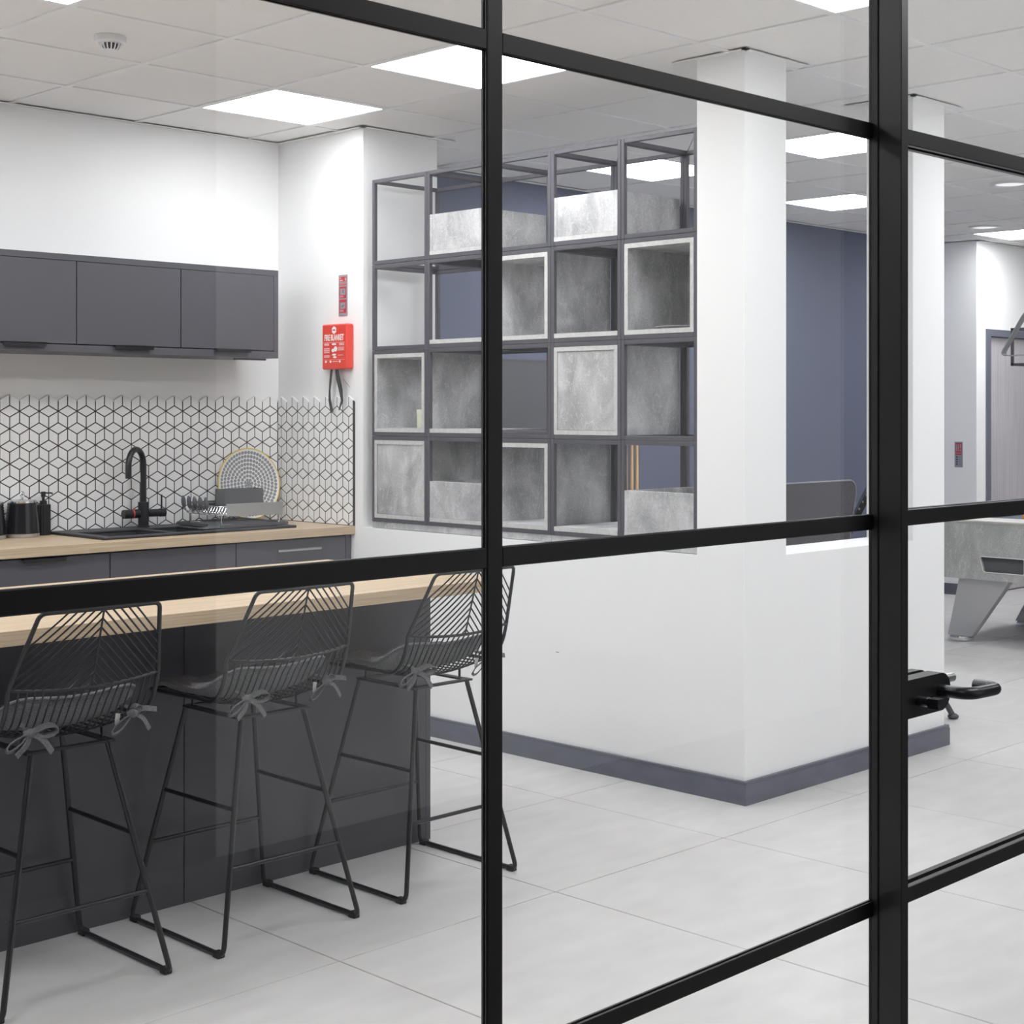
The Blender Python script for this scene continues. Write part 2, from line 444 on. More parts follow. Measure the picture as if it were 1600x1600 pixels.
# ------------------------------------------------------------------ walls
def struct(name, mb, m, smooth=False): return tag(mb.build(name, m, smooth=smooth), kind='structure')
struct('wall_back', MB().box(-5.1, 4.70, YB, YB + .15, 0, CEIL), M_WALL)
struct('wall_lounge', MB().box(4.70, 10.86, 6.575, 6.72, 0, CEIL), M_BLUE)
struct('wall_nib', MB().box(XW, 4.919, 5.86, 6.60, 0, CEIL), M_WALL)
lw = struct('wall_low_shelf', MB().box(XW, 4.935, YC + .235, 5.8599, 0, .910), M_WALL)
struct('wall_low_front', MB().box(XW, 5.86, YC, YC + .235, 0, .908), M_WALL)
struct('wall_column_near', MB().box(XW, 4.72, YC, YC + .232, .908, CEIL), M_WALL)
struct('wall_column_far', MB().box(5.61, 5.86, YC, YC + .235, .908, CEIL), M_WALL)
struct('wall_games_return', MB().box(10.72, 10.8605, 6.23, 6.574, 0, CEIL), M_WALL)
# games room back wall with a door opening
DX0, DX1, DZ = 10.861, 11.90, 2.108
gw = MB(); gw.box(DX1, 16, 6.23, 6.4, 0, CEIL); gw.box(DX0, DX1, 6.23, 6.4, DZ, CEIL)
struct('wall_games', gw, M_WALL)
struct('wall_right', MB().box(16, 16.15, -1.6, 6.4, 0, CEIL), M_WALL)
struct('wall_left', MB().box(-5.15, -5.0, -1.6, 6.7, 0, CEIL), M_WALL)
struct('wall_front', MB().box(3.12, 16, 1.36, 1.46, 0, CEIL), M_WALL)
struct('wall_corridor', MB().box(2.77, 6.36, -1.75, -1.6, 0, CEIL), M_WALL)
struct('wall_dark_for_reflection', MB().box(-5.1, 2.77, -1.75, -1.6, 0, CEIL).box(6.36, 16, -1.75, -1.6, 0, CEIL), M_GREYWALL)  # unseen wall ends made dark to shape the reflection in the glass
# scuff on the low wall
MB().box(XW - .0006, XW, 4.545, 4.562, .458, .4605).build('scuff_mark', M_DARKINK, lw)

# skirting
bh, bt = .087, .018
def skirt(name, a):
    mb = MB()
    for (x0, x1, y0, y1) in a:
        mb.box(x0, x1, y0, y1, 0, bh - .012); 
        mb.box(x0 + (.004 if x1 - x0 < .05 else 0), x1, y0 + (.004 if y1 - y0 < .05 else 0), y1, bh - .012, bh)
    return struct(name, mb, M_BASE)
skirt('baseboard_low_wall', [(XW - bt, XW, YC - bt, 5.86)])
skirt('baseboard_front', [(XW, 5.878, YC - bt, YC)])
skirt('baseboard_end', [(5.86, 5.878, YC, YC + .235)])
skirt('baseboard_lounge', [(4.92, 10.72, 6.557, 6.575)])
skirt('baseboard_games', [(10.70, 10.72, 6.212, 6.557), (10.70, DX0 - .07, 6.212, 6.23), (DX1 + .07, 16, 6.212, 6.23)])

# white angle trims where ceiling meets walls and columns
def trimring(name, strips):
    mb = MB()
    for (x0, x1, y0, y1) in strips: mb.box(x0, x1, y0, y1, CEIL - .004, CEIL + .0002)
    return struct(name, mb, M_GRID)
e = .022
trimring('trim_1', [(-5.0, XW, YB - e, YB)])
trimring('trim_2', [(XW - e, XW, 5.86 - e, YB - e), (XW - e, 5.02, 5.86 - e, 5.86)])
trimring('trim_3', [(XW - e, XW, YC - e, YC + .34), (XW - e, 4.84, YC - e, YC)])
trimring('trim_4', [(5.61 - e, 5.61, YC - e, YC + .34), (5.61 - e, 5.98, YC - e, YC)])
trimring('trim_5', [(4.92, 10.72, 6.55, 6.575), (10.698, 10.72, 6.2, 6.55), (10.698, 16, 6.2, 6.23)])

# ------------------------------------------------------------------ glazed partition and door
part = tag(empty('window_1'), kind='structure')
YF, YG0, YG1 = 1.400, 1.4045, 1.4080       # front of bars, glass faces
ZT = [0.030, 0.654, 1.278, 1.909, 2.54]
MX = [-4.47, -3.65, -2.83, -2.01, -1.19, -.372, .448, 1.2675]          # mullion centres
edges = [-5.0] + MX + [2.089]
for x in MX:
    m = MB().box(x - .0125, x + .0125, YF, YG0 - .0003, 0, CEIL, .0012).box(x - .0125, x + .0125, YG1 + .0003, YG1 + .0037, 0, CEIL)
    m.build('mullion', M_BLACK, part)
    MB().box(x - .0135, x - .0126, YG0 - .0025, YG0 - .0003, 0, CEIL).build('gasket', M_GASKET, part)
for z in ZT + [CEIL - .013]:
    for a, b in zip(edges[:-1], edges[1:]):
        MB().box(a + .0126, b - (.0126 if b < 2 else 0.0), YF + .0008, YG0 - .0003, z - .0125, z + .0125, .0012) \
            .box(a + .0126, b - (.0126 if b < 2 else 0.0), YG1 + .0003, YG1 + .0037, z - .0125, z + .0125).build('glazing_bar', M_BLACK, part)
zz = [0.0] + ZT[1:] + [CEIL]
for z0, z1 in zip(zz[:-1], zz[1:]):
    for a, b in zip(edges[:-1], edges[1:]):
        MB().box(a, b, YG0, YG1, z0, z1).build('glass_pane', M_GLASS, part)
# door post: deep flat section standing proud of the glass
MB().box(2.089, 2.1095, 1.349, 1.4117, 0, CEIL, .001).build('door_post', M_BLACK, part)
MB().box(2.0866, 2.0889, YG0 - .012, YG0 - .0003, 0, CEIL).build('gasket', M_GASKET, part)
MB().box(3.07, 3.115, 1.349, 1.47, 0, CEIL, .001).build('door_post', M_BLACK, part)
MB().box(2.1095, 3.07, 1.39, 1.43, 2.60, CEIL, .001).build('head_bar', M_BLACK, part)

door = tag(empty('door_1', (0, 0, 0)), kind='structure')
zz = [.008, .659, 1.281, 1.909, 2.59]
MB().box(2.1125, 3.06, 1.401, 1.411, .008, 2.59).build('glass_pane', M_GLASS, door)
for z in zz[1:4] + [.025, 2.575]:
    MB().box(2.1135, 3.058, 1.389, 1.4005, z - .0130, z + .0130, .001).box(2.1135, 3.058, 1.4115, 1.423, z - .013, z + .013).build('glazing_bar', M_BLACK, door)
MB().box(3.035, 3.06, 1.389, 1.4005, .008, 2.59).build('glazing_bar', M_BLACK, door)
# lock case: stadium end plate clamped on the glass, both sides
def stadium(x0, x1, z0, z1, n=10):
    r = (z1 - z0) / 2 * .92; pts = [(x0, z0)]
    cx = x1 - r; 
    for k in range(n + 1):
        a = -PI / 2 + (PI / 2) * k / n; pts.append((cx + r * math.cos(a), z0 + r + r * math.sin(a)))
    for k in range(n + 1):
        a = (PI / 2) * k / n; pts.append((cx + r * math.cos(a), z1 - r + r * math.sin(a)))
    pts.append((x0, z1)); return pts
lk = MB()
st = stadium(2.1135, 2.274, .9555, 1.0185)
lk.prism(st, lambda p: (p[0], 1.371, p[1]), lambda p: (p[0], 1.3995, p[1]))
lk.prism(stadium(2.145, 2.274, .9555, 1.0185), lambda p: (p[0], 1.4125, p[1]), lambda p: (p[0], 1.432, p[1]))
lk.build('lock_case', M_BLACK, door, smooth=35)
MB().box(2.1105, 2.1125, 1.355, 1.400, .945, 1.0195).build('strike_plate', M_GASKET, door)
lev = fillet([(2.240, 1.371, .990), (2.240, 1.316, .990), (2.341, 1.316, .9865), (2.341, 1.364, .9865)], .034, 8)
MB().tube(lev, .0104, 14).build('lever_handle', M_TAP, door, smooth=50)
tm = MB(); tm.tube([(2.172, 1.371, .982), (2.172, 1.346, .982)], .0085, 14)
tm.prism([(-.013, -.006), (.013, -.006), (.016, 0), (.013, .006), (-.013, .006), (-.016, 0)],
         lambda p: (2.172 + p[0] * .8, 1.346, .982 + p[1] * 1.3), lambda p: (2.172 + p[0] * .8, 1.326, .982 + p[1] * 1.3))
tm.build('thumb_turn', M_TAP, door, smooth=35)
MB().tube(fillet([(2.25, 1.432, .983), (2.25, 1.458, .983), (2.424, 1.458, .979)], .012, 4), .0085, 14).build('outer_lever', M_STEEL, door, smooth=50)

# far door in the games room
d2 = tag(empty('door_2'), kind='structure')
fr = MB()
fr.box(DX0, DX0 + .06, 6.215, 6.40, 0, DZ).box(DX1 - .06, DX1, 6.215, 6.40, 0, DZ).box(DX0 + .06, DX1 - .06, 6.215, 6.40, DZ - .055, DZ)
fr.build('door_frame', M_DFRAME, d2)
MB().box(DX0 + .064, DX1 - .064, 6.25, 6.294, .008, DZ - .06, .002).build('door_leaf', M_DOORW, d2)
MB().tube(fillet([(DX1 - .12, 6.25, 1.0), (DX1 - .12, 6.20, 1.0), (DX1 - .25, 6.20, 1.0)], .015), .01, 10).build('door_handle', M_STEEL, d2, smooth=True)

# ------------------------------------------------------------------ tiled splashback
def clip(poly, f):
    out = []
    for i in range(len(poly)):
        a, b = poly[i], poly[(i + 1) % len(poly)]; fa, fb = f(a), f(b)
        if fa >= 0: out.append(a)
        if (fa >= 0) != (fb >= 0):
            t = fa / (fa - fb); out.append((a[0] + (b[0] - a[0]) * t, a[1] + (b[1] - a[1]) * t))
    return out
def inset(poly, d):
    n = len(poly); c = (sum(p[0] for p in poly) / n, sum(p[1] for p in poly) / n); L = []
    for i in range(n):
        a, b = poly[i], poly[(i + 1) % n]; ex, ez = b[0] - a[0], b[1] - a[1]; l = math.hypot(ex, ez)
        if l < 1e-5: continue
        nx, nz = -ez / l, ex / l
        L.append((a[0] + nx * d, a[1] + nz * d, ex / l, ez / l))
    out = []
    for i in range(len(L)):
        p, q = L[i - 1], L[i]; det = p[2] * q[3] - p[3] * q[2]
        if abs(det) < 1e-6: continue
        t = ((q[0] - p[0]) * q[3] - (q[1] - p[1]) * q[2]) / det
        out.append((p[0] + p[2] * t, p[1] + p[3] * t))
    return out
def area(p): return .5 * sum(p[i][0] * p[(i + 1) % len(p)][1] - p[(i + 1) % len(p)][0] * p[i][1] for i in range(len(p)))

def splashback(name, label, w, a0, a1, phase, zrow, to3, out_dir, base_z, max_parts, key):
    """rhombus 'cube' tiling on a wall. w: lozenge width, a0..a1: extent along the wall; to3(a, z, depth) -> world"""
    root = thing(name, label, 'splashback')
    s = .0511; rows = 8; polys = []
    for r in range(-1, rows + 2):
        z = zrow - .0767 * r; off = phase + (w / 2 if r % 2 else 0)
        k0 = int((a0 - off) / w) - 2; k1 = int((a1 - off) / w) + 2
        for k in range(k0, k1):
            x = off + k * w
            if r >= 0: polys.append([(x, z), (x + w / 2, z - s / 2), (x + w, z), (x + w / 2, z + s / 2)])
            if r >= -1:
                # verticals hang from the star (x) and from the lozenge bottom (x + w/2)
                polys.append([(x, z - s), (x + w / 2, z - 1.5 * s), (x + w / 2, z - s / 2), (x, z)])
                polys.append([(x + w / 2, z - 1.5 * s), (x + w, z - s), (x + w, z), (x + w / 2, z - s / 2)])
    parts = []
    for p in polys:
        if area(p) < 0: p = p[::-1]
        for f in (lambda q: q[0] - a0, lambda q: a1 - q[0], lambda q: q[1] - base_z):
            p = clip(p, f)
            if len(p) < 3: break
        if len(p) < 3 or abs(area(p)) < 6e-5: continue
        q = inset(p, .0019)
        if len(q) < 3 or area(q) < 3e-5: continue
        parts.append(q)
    parts.sort(key=lambda q: key(sum(p[0] for p in q) / len(q), sum(p[1] for p in q) / len(q)))
    cache = {}; extra = MB()
    def tile_geo(mb, q, c=(0, 0)):
        t = inset(q, .0012); n = len(q)
        if len(t) != n: t = q
        vs = [to3(p[0] - c[0], p[1] - c[1], .0) for p in q] + [to3(p[0] - c[0], p[1] - c[1], .0066) for p in q] + [to3(p[0] - c[0], p[1] - c[1], .0078) for p in t]
        fs = [tuple(range(2 * n, 3 * n))]
        for i in range(n):
            j = (i + 1) % n; fs.append((i, j, n + j, n + i)); fs.append((n + i, n + j, 2 * n + j, 2 * n + i))
        mb.add(vs, fs)
    for n, q in enumerate(parts):
        c = (sum(p[0] for p in q) / len(q), sum(p[1] for p in q) / len(q))
        if n < max_parts:
            sig = tuple((round(p[0] - c[0], 4), round(p[1] - c[1], 4)) for p in q)
            sig = tuple(sorted(sig))
            if sig not in cache:
                mb = MB(); tile_geo(mb, q, c); cache[sig] = mb.mesh('tile', M_WTILE)
            o = put('tile', cache[sig], root)
            o0 = Vector(to3(0, 0, 0)); o.location = Vector(to3(c[0], c[1], random.uniform(-.0003, .0003))) - o0
        else: tile_geo(extra, q)
    if extra.v: tag(extra.build('outer_tiles', M_WTILE, root), kind='stuff')
    return root, parts

zr = 1.4565
bk_root, _ = splashback('tiled_splashback', 'white cube-pattern tiles with dark grout on the back wall behind the sink', .0886, 2.55, XW - .0095, 3.1275, zr,
           lambda a, z, d: (a, YB - .0025 - d, z), None, .9135, 298, lambda a, z: (0 if a > 2.95 else 1, a))
sd_root, _ = splashback('tiled_splashback', 'white cube-pattern tiles with dark grout on the short side wall under the fire blanket', .0922, 5.926, YB - .0103, 6.282 - .0922 * 20, zr - .001,
           lambda a, z, d: (XW - .0025 - d, a, z), None, .9135, 298, lambda a, z: a)
# grout beds cut to the toothed top line
def teeth(a0, a1, w, phase, zrow, base, s=.0511):
    pts = [(a0, base), (a1, base)]; xs = []
    k0 = int((a0 - phase) / (w / 2)) - 2
    top = []
    for k in range(k0, k0 + 400):
        x = phase + k * w / 2
        if a0 - w / 2 < x < a1 + w / 2: top.append((x, zrow + s - .008 if k % 2 == 0 else zrow + 1.5 * s - .008))
    res = []
    for i in range(len(top) - 1):
        (xa, za), (xb, zb) = top[i], top[i + 1]
        for x in ([a0] if xa < a0 <= xb else []) + ([a1] if xa < a1 <= xb else []):
            res.append((x, za + (zb - za) * (x - xa) / (xb - xa)))
        if a0 < xb < a1: res.append((xb, zb))
    res.sort(); return pts + res[::-1]
pb = teeth(2.55, XW - .0095, .0886, 3.1275 - .0886 * 20, zr, .9135)
MB().prism(pb, lambda p: (p[0], YB - .0004, p[1]), lambda p: (p[0], YB - .0094, p[1])).build('grout_bed', M_TGROUT, bk_root)
pb = teeth(5.926, YB - .0103, .0922, 6.282 - .0922 * 20, zr - .001, .9135)
MB().prism(pb, lambda p: (XW - .0004, p[0], p[1]), lambda p: (XW - .0094, p[0], p[1])).build('grout_bed', M_TGROUT, sd_root)
MB().box(XW - .0105, XW, 5.921, 5.9255, .9135, 1.502).build('edge_trim', M_TGROUT, sd_root)

# ------------------------------------------------------------------ wall cabinets
YU = 6.20
def edge_pull(name, parent, x0, x1, z, yf, m=M_HBLK):
    mb = MB().box(x0, x1, yf - .022, yf + .0, z - .002, z + .001).box(x0, x1, yf - .022, yf - .019, z - .016, z + .001)
    return mb.build(name, m, parent)
WU = [(2.208, 2.714, 'charcoal wall cabinet furthest left, beyond the picture edge', (2.38, 2.56)),
      (2.716, 3.2145, 'charcoal wall cabinet cut by the left picture edge', (2.887, 3.071)),
      (3.2175, 3.7115, 'charcoal wall cabinet between two others, above the tap', (3.384, 3.567)),
      (3.7145, 4.2035, 'charcoal wall cabinet at the right end, next to the fire blanket wall', (3.883, 4.067))]
for (x0, x1, lab, (h0, h1)) in WU:
    t = thing('wall_cabinet', lab, 'cabinet', (x0, YU, 1.740), group='charcoal wall cabinets')
    w = x1 - x0
    MB().box(.001, w - .001, .0215, .348, .001, .352).build('carcass', M_CABIN, t)
    dd = MB().box(.0005, w - .0005, .001, .02, .003, .355, .0012).build('door', M_CAB, t)
    edge_pull('handle', dd, h0 - x0, h1 - x0, .003, .001)
t = thing('cabinet_surround', 'charcoal boards framing the row of wall cabinets', 'panel', (2.2, YU, 1.707))
MB().box(0, 2.029, 0, .3495, .3895, .4165, .001).build('top_board', M_CAB, t)
MB().box(0, 2.029, 0, .3495, 0, .0315, .001).build('bottom_board', M_CAB, t)
MB().box(2.0045, 2.029, 0, .3495, .0317, .3893, .001).build('end_panel', M_CAB, t)
MB().box(1.86, 2.028, .10, .118, -.008, -.0003).build('under_strip', M_CAB, t)

# ------------------------------------------------------------------ base cabinets, worktop
YBF = 5.95
BU = [(2.031, 2.631, 'charcoal base cabinet beyond the left picture edge', 'none'),
      (2.635, 3.231, 'charcoal base cabinet with black edge pull, under the canisters', 'pull'),
      (3.2345, 3.8355, 'plain handleless charcoal base cabinet under the sink', 'none'),
      (3.8385, 4.4335, 'charcoal drawer cabinet with steel bar handle, under the dish rack', 'bar')]
for (x0, x1, lab, h) in BU:
    t = thing('base_cabinet', lab, 'cabinet', (x0, YBF, 0), group='charcoal base cabinets'); w = x1 - x0
    MB().box(.001, w - .001, .0215, .598, .105, .70).box(.001, w - .001, .0215, .05, .70, .872).build('carcass', M_CABIN, t)
    MB().box(.001, w - .001, .05, .068, .0, .104).build('plinth', M_CAB, t)
    if h == 'bar':
        a = MB().box(.0005, w - .0005, 0, .02, .49, .866, .001).build('drawer', M_CAB, t)
        MB().box(.0005, w - .0005, 0, .02, .107, .487, .001).build('drawer', M_CAB, t)
        hb = MB().tube([(4.034 - x0, -.032, .822), (4.271 - x0, -.032, .822)], .006, 10)
        for xx in (4.055, 4.25): hb.tube([(xx - x0, -.032, .822), (xx - x0, 0, .822)], .0045, 8)
        hb.build('handle', M_STEEL, a, smooth=50)
    else:
        a = MB().box(.0005, w - .0005, 0, .02, .107, .866, .001).build('door', M_CAB, t)
        if h == 'pull': edge_pull('handle', a, .217, .396, .8665, 0)
tag(MB().box(4.436, XW - .001, YBF, YBF + .598, 0, .873, .001).build('end_filler', M_CAB), 'charcoal filler strip between drawer cabinet and side wall', 'panel')

WTZ0, WTZ1 = .875, .9130
wt = MB()
SX0, SX1, SY0, SY1 = 3.30, 3.82, 6.075, 6.38
for (x0, x1, y0, y1) in ((1.9, SX0, 5.92, YB - .001), (SX1, XW - .001, 5.92, YB - .001), (SX0, SX1, 5.92, SY0), (SX0, SX1, SY1, YB - .001)):
    wt.box(x0, x1, y0, y1, WTZ0, WTZ1)
tag(wt.build('kitchen_worktop', M_OAK), 'pale oak worktop along the back wall, holding the sink', 'worktop')

# sink
t = thing('kitchen_sink', 'black one and a half bowl sink with drainer set in the oak worktop', 'sink', (3.25, 6.03, WTZ1))
sk = MB()
X = [0, .05, .34, .375, .55, .965]; Y0, Y1 = 0, .5
def rim(x0, x1, y0, y1): sk.box(x0, x1, y0, y1, .0005, .012, .003)
rim(0, .965, 0, .05); rim(0, .965, .345, .5); rim(0, .055, .05, .345); rim(.34, .375, .05, .345); rim(.55, .965, .05, .345)
sk.build('rim', M_SINK, t)
def bowl(name, x0, x1, y0, y1, dep):
    mb = MB(); ins = .03
    top = [(x0, y0, .006), (x1, y0, .006), (x1, y1, .006), (x0, y1, .006)]
    bot = [(x0 + ins, y0 + ins, -dep), (x1 - ins, y0 + ins, -dep), (x1 - ins, y1 - ins, -dep), (x0 + ins, y1 - ins, -dep)]
    mb.add(top + bot, [(0, 1, 5, 4), (1, 2, 6, 5), (2, 3, 7, 6), (3, 0, 4, 7), (4, 5, 6, 7)])
    o = mb.build(name, M_SINK, t); return o
bowl('bowl', .0525, .343, .0465, .3485, .16); bowl('half_bowl', .372, .553, .0465, .3485, .11)
gr = MB()
for k in range(7): gr.box(.60 + .05 * k, .61 + .05 * k, .07, .33, .0121, .0145)
gr.build('drainer_ribs', M_SINK, t)

# tap
t = thing('kitchen_tap', 'tall matt black swan-neck mixer tap with red ring on its left knob', 'tap', (3.672, 6.455, WTZ1 + .012))
MB().lathe([(.028, 0), (.028, .006), (.024, .008), (.024, .05), (.0245, .11), (.024, .115), (.0, .115)], 28).build('base', M_TAP, t, smooth=50)
nk = [(0, 0, .10), (0, 0, .282)]
dx, dy, R = -.83, -.557, .072
for k in range(0, 13):
    a = PI * k / 12
    nk.append((dx * R * (1 - math.cos(a)), dy * R * (1 - math.cos(a)), .282 + R * 1.05 * math.sin(a)))
nk.append((dx * 2 * R, dy * 2 * R, .228))
MB().tube(nk, .0135, 18).build('spout', M_TAP, t, smooth=50)
MB().tube([(-.022, 0, .062), (-.10, 0, .062)], .0205, 20).build('left_knob', M_TAP, t, smooth=50)
MB().tube([(-.052, 0, .062), (-.057, 0, .062)], .0212, 20).build('red_ring', M_RED, t, smooth=50)
rk = MB().tube([(.022, 0, .062), (.083, 0, .062)], .0175, 20).tube([(.083, 0, .062), (.108, 0, .062)], .0195, 20)
rk.build('right_knob', M_TAP, t, smooth=50)
MB().tube([(.092, 0, .075), (.092, 0, .145)], .0042, 10).build('lever', M_TAP, t, smooth=50)

# canisters with quilted relief
def canister_mesh():
    mb = MB(); n = 48; m = 22; vs = []; fs = []
    for i in range(m + 1):
        z = .016 + (.150 - .016) * i / m; r0 = .070 - .0115 * (i / m) ** 1.2
        for q in range(n):
            a = 2 * PI * q / n
            ph = (q + i) % 4; ph2 = (q - i) % 4
            bump = .0017 * (1 if (ph in (0, 1)) ^ (ph2 in (0, 1)) else -.4) if 0 < i < m else 0
            vs.append(((r0 + bump) * math.cos(a), (r0 + bump) * math.sin(a), z))
    for i in range(m):
        for q in range(n): fs.append((i * n + q, i * n + (q + 1) % n, (i + 1) * n + (q + 1) % n, (i + 1) * n + q))
    fs.append(tuple(m * n + q for q in range(n)))
    mb.add(vs, fs); return mb.mesh('body', M_CAN, 60)
cn_body = canister_mesh()
cn_band = MB().lathe([(.068, 0), (.0705, .002), (.0705, .017), (.069, .018)], 40).mesh('base_band', M_SATIN, 50)
cn_lid = MB().lathe([(.0592, .149), (.0592, .157), (.054, .160), (.03, .163), (.0, .164)], 40).mesh('lid', M_CHROME, 50)
rg = [(.012 * math.cos(2 * PI * k / 20), 0, .181 + .014 * math.sin(2 * PI * k / 20)) for k in range(20)]
cn_ring = MB().tube(rg, .003, 8, closed=True).tube([(0, 0, .163), (0, 0, .169)], .005, 10).mesh('ring_knob', M_CHROME, 50)
for k, (x, y, lab) in enumerate(((3.098, 6.455, 'black quilted canister with silver ring lid beside the soap pump'),
                                 (2.948, 6.45, 'black quilted canister mostly cut by the left picture edge'))):
    t = thing('canister', lab, 'canister', (x, y, WTZ1), rz=.6, group='canisters on the worktop')
    put('body', cn_body, t); put('base_band', cn_band, t); ld = put('lid', cn_lid, t); put('ring_knob', cn_ring, ld)
# soap dispenser
t = thing('soap_dispenser', 'ribbed black soap pump bottle between canister and sink', 'soap dispenser', (3.214, 6.497, WTZ1))
mb = MB(); vs = []; fs = []; n = 64; prof = [(0, .0275), (.004, .0295), (.10, .0295), (.131, .0295), (.134, .028)]
for (z, r) in prof:
    for q in range(n):
        a = 2 * PI * q / n; rr = r + (.0011 if q % 4 < 2 else -.0006)
        vs.append((rr * math.cos(a), rr * math.sin(a), z))
for i in range(len(prof) - 1):
    for q in range(n): fs.append((i * n + q, i * n + (q + 1) % n, (i + 1) * n + (q + 1) % n, (i + 1) * n + q))
fs.append(tuple(range(n))); fs.append(tuple((len(prof) - 1) * n + q for q in range(n)))
mb.add(vs, fs).build('body', M_SOAP, t)
MB().lathe([(.015, .134), (.015, .150), (.006, .151), (.006, .166), (.0095, .167), (.0095, .19), (0, .19)], 24).build('pump', M_SOAP, t, smooth=50)
MB().tube([(0, 0, .184), (.026, -.022, .184), (.030, -.026, .180)], .0035, 8).build('nozzle', M_SOAP, t, smooth=50)

# patterned platter leaning on the tiles
def dots_mat():
    m = bpy.data.materials.new('dotted_platter_print'); m.use_nodes = True; nt = m.node_tree; b = nt.nodes['Principled BSDF']
    b.inputs['Roughness'].default_value = .3
    tc = nt.nodes.new('ShaderNodeTexCoord'); sp = nt.nodes.new('ShaderNodeSeparateXYZ'); nt.links.new(tc.outputs['Object'], sp.inputs[0])
    def M(op, a, b_=None, c=None):
        n = nt.nodes.new('ShaderNodeMath'); n.operation = op
        for i, v in enumerate((a, b_, c)):
            if v is None: continue
            if isinstance(v, (int, float)): n.inputs[i].default_value = v
            else: nt.links.new(v, n.inputs[i])
        return n.outputs[0]
    x, y = sp.outputs[0], sp.outputs[1]
    r = M('SQRT', M('ADD', M('MULTIPLY', x, x), M('MULTIPLY', y, y)))
    D = .0192
    k = M('FLOOR', M('ADD', M('DIVIDE', r, D), .5))
    rr = M('MULTIPLY', k, D)
    nn = M('MAXIMUM', M('FLOOR', M('MULTIPLY', k, 7.1)), 1.0)
    th = M('DIVIDE', M('ARCTAN2', y, x), 2 * PI)
    fr = M('SUBTRACT', M('FRACT', M('ADD', M('MULTIPLY', th, nn), M('MULTIPLY', k, .37))), .5)
    arc = M('DIVIDE', M('MULTIPLY', M('MULTIPLY', fr, rr), 2 * PI), nn)
    dr = M('SUBTRACT', r, rr)
    dist = M('SQRT', M('ADD', M('MULTIPLY', arc, arc), M('MULTIPLY', dr, dr)))
    dot = M('LESS_THAN', dist, .0080)
    lim = M('LESS_THAN', r, .164)
    cen = M('LESS_THAN', r, .013)
    f = M('MAXIMUM', M('MULTIPLY', dot, lim), cen)
    mx = nt.nodes.new('ShaderNodeMix'); mx.data_type = 'RGBA'; nt.links.new(f, mx.inputs[0])
    mx.inputs[6].default_value = srgb(236, 236, 234); mx.inputs[7].default_value = srgb(140, 143, 148)
    nt.links.new(mx.outputs[2], b.inputs['Base Color']); return m
M_DOTS = dots_mat()
t = thing('serving_platter', 'round white platter with grey dot rings and yellow rim leaning on the tiles', 'plate', (4.272, 6.497, .9265))
t.rotation_euler = (math.radians(84), 0, 0)
pl = MB().lathe([(0, -.004), (.12, -.004), (.157, 0), (.171, .006), (.171, .009), (.157, .004), (.12, 0), (0, 0)], 64)
pl.build('disc', M_DOTS, t, (0, .175, 0), smooth=60)
MB().tube([(.1725 * math.cos(2 * PI * k / 64), .1725 * math.sin(2 * PI * k / 64), .0075) for k in range(64)], .003, 8, closed=True).build('rim', M_YEL, t, (0, .175, 0), smooth=60)

# drip tray + dish rack
t = thing('drip_tray', 'flat dark drip tray with spout under the dish rack', 'tray', (3.845, 6.085, WTZ1 + .0146))
tb = MB().box(0, .36, 0, .37, 0, .004)
for (x0, x1, y0, y1) in ((0, .36, .362, .37), (0, .36, 0, .008), (.352, .36, .008, .362), (0, .008, .12, .362)): tb.box(x0, x1, y0, y1, .004, .014)
tb.build('tray', M_GREYPL, t)
MB().add([(0, .0, .004), (0, .11, .004), (-.07, .085, -.001), (-.07, .02, -.001), (0, .0, .001), (0, .11, .001), (-.07, .085, -.0015), (-.07, .02, -.0015)],
         [(0, 1, 2, 3), (4, 5, 6, 7), (0, 1, 5, 4), (1, 2, 6, 5), (2, 3, 7, 6), (3, 0, 4, 7)]).build('spout', M_GREYPL, t)
t = thing('dish_rack', 'chrome wire dish rack with steel side panel and grey plate prongs', 'dish rack', (3.875, 6.15, WTZ1 + .0188), rz=-.06)
L, D = .325, .295
fr = MB()
loop = fillet([(0, 0, .05), (L, 0, .05), (L, D, .05), (0, D, .05)], .02, 4, closed=True)
fr.tube(loop, .0028, 8, closed=True)
fr.tube([(p[0], p[1], .088) for p in loop], .0028, 8, closed=True)
for (x, y) in ((.012, .0), (L - .012, .0), (.012, D), (L - .012, D)):
    fr.tube(fillet([(x, y, .088), (x, y, .003), (x + (.05 if x < .1 else -.05), y, .003), (x + (.05 if x < .1 else -.05), y + (.02 if y < .1 else -.02), .003)], .012, 4), .003, 8)
fr.build('wire_frame', M_CHROME, t, smooth=50)
fl = MB()
for k in range(12):
    x = .03 + .0235 * k
    fl.tube([(x, .002, .05), (x, D - .002, .05)], .0016, 6)
for k in range(10):
    y = .03 + .026 * k
    fl.tube(fillet([(.03, y, .05), (.07, y, .05), (.085, y, .082), (.10, y, .05), (L - .01, y, .05)], .008, 3), .0016, 6)
fl.build('floor_wires', M_CHROME, t, smooth=50)
MB().box(.035, L + .004, -.006, -.003, .042, .100, .001).build('steel_panel', M_STEEL, t)
MB().box(.02, L, D + .003, D + .006, .055, .100, .001).build('back_panel', M_GREYPL, t)
pr_o = None
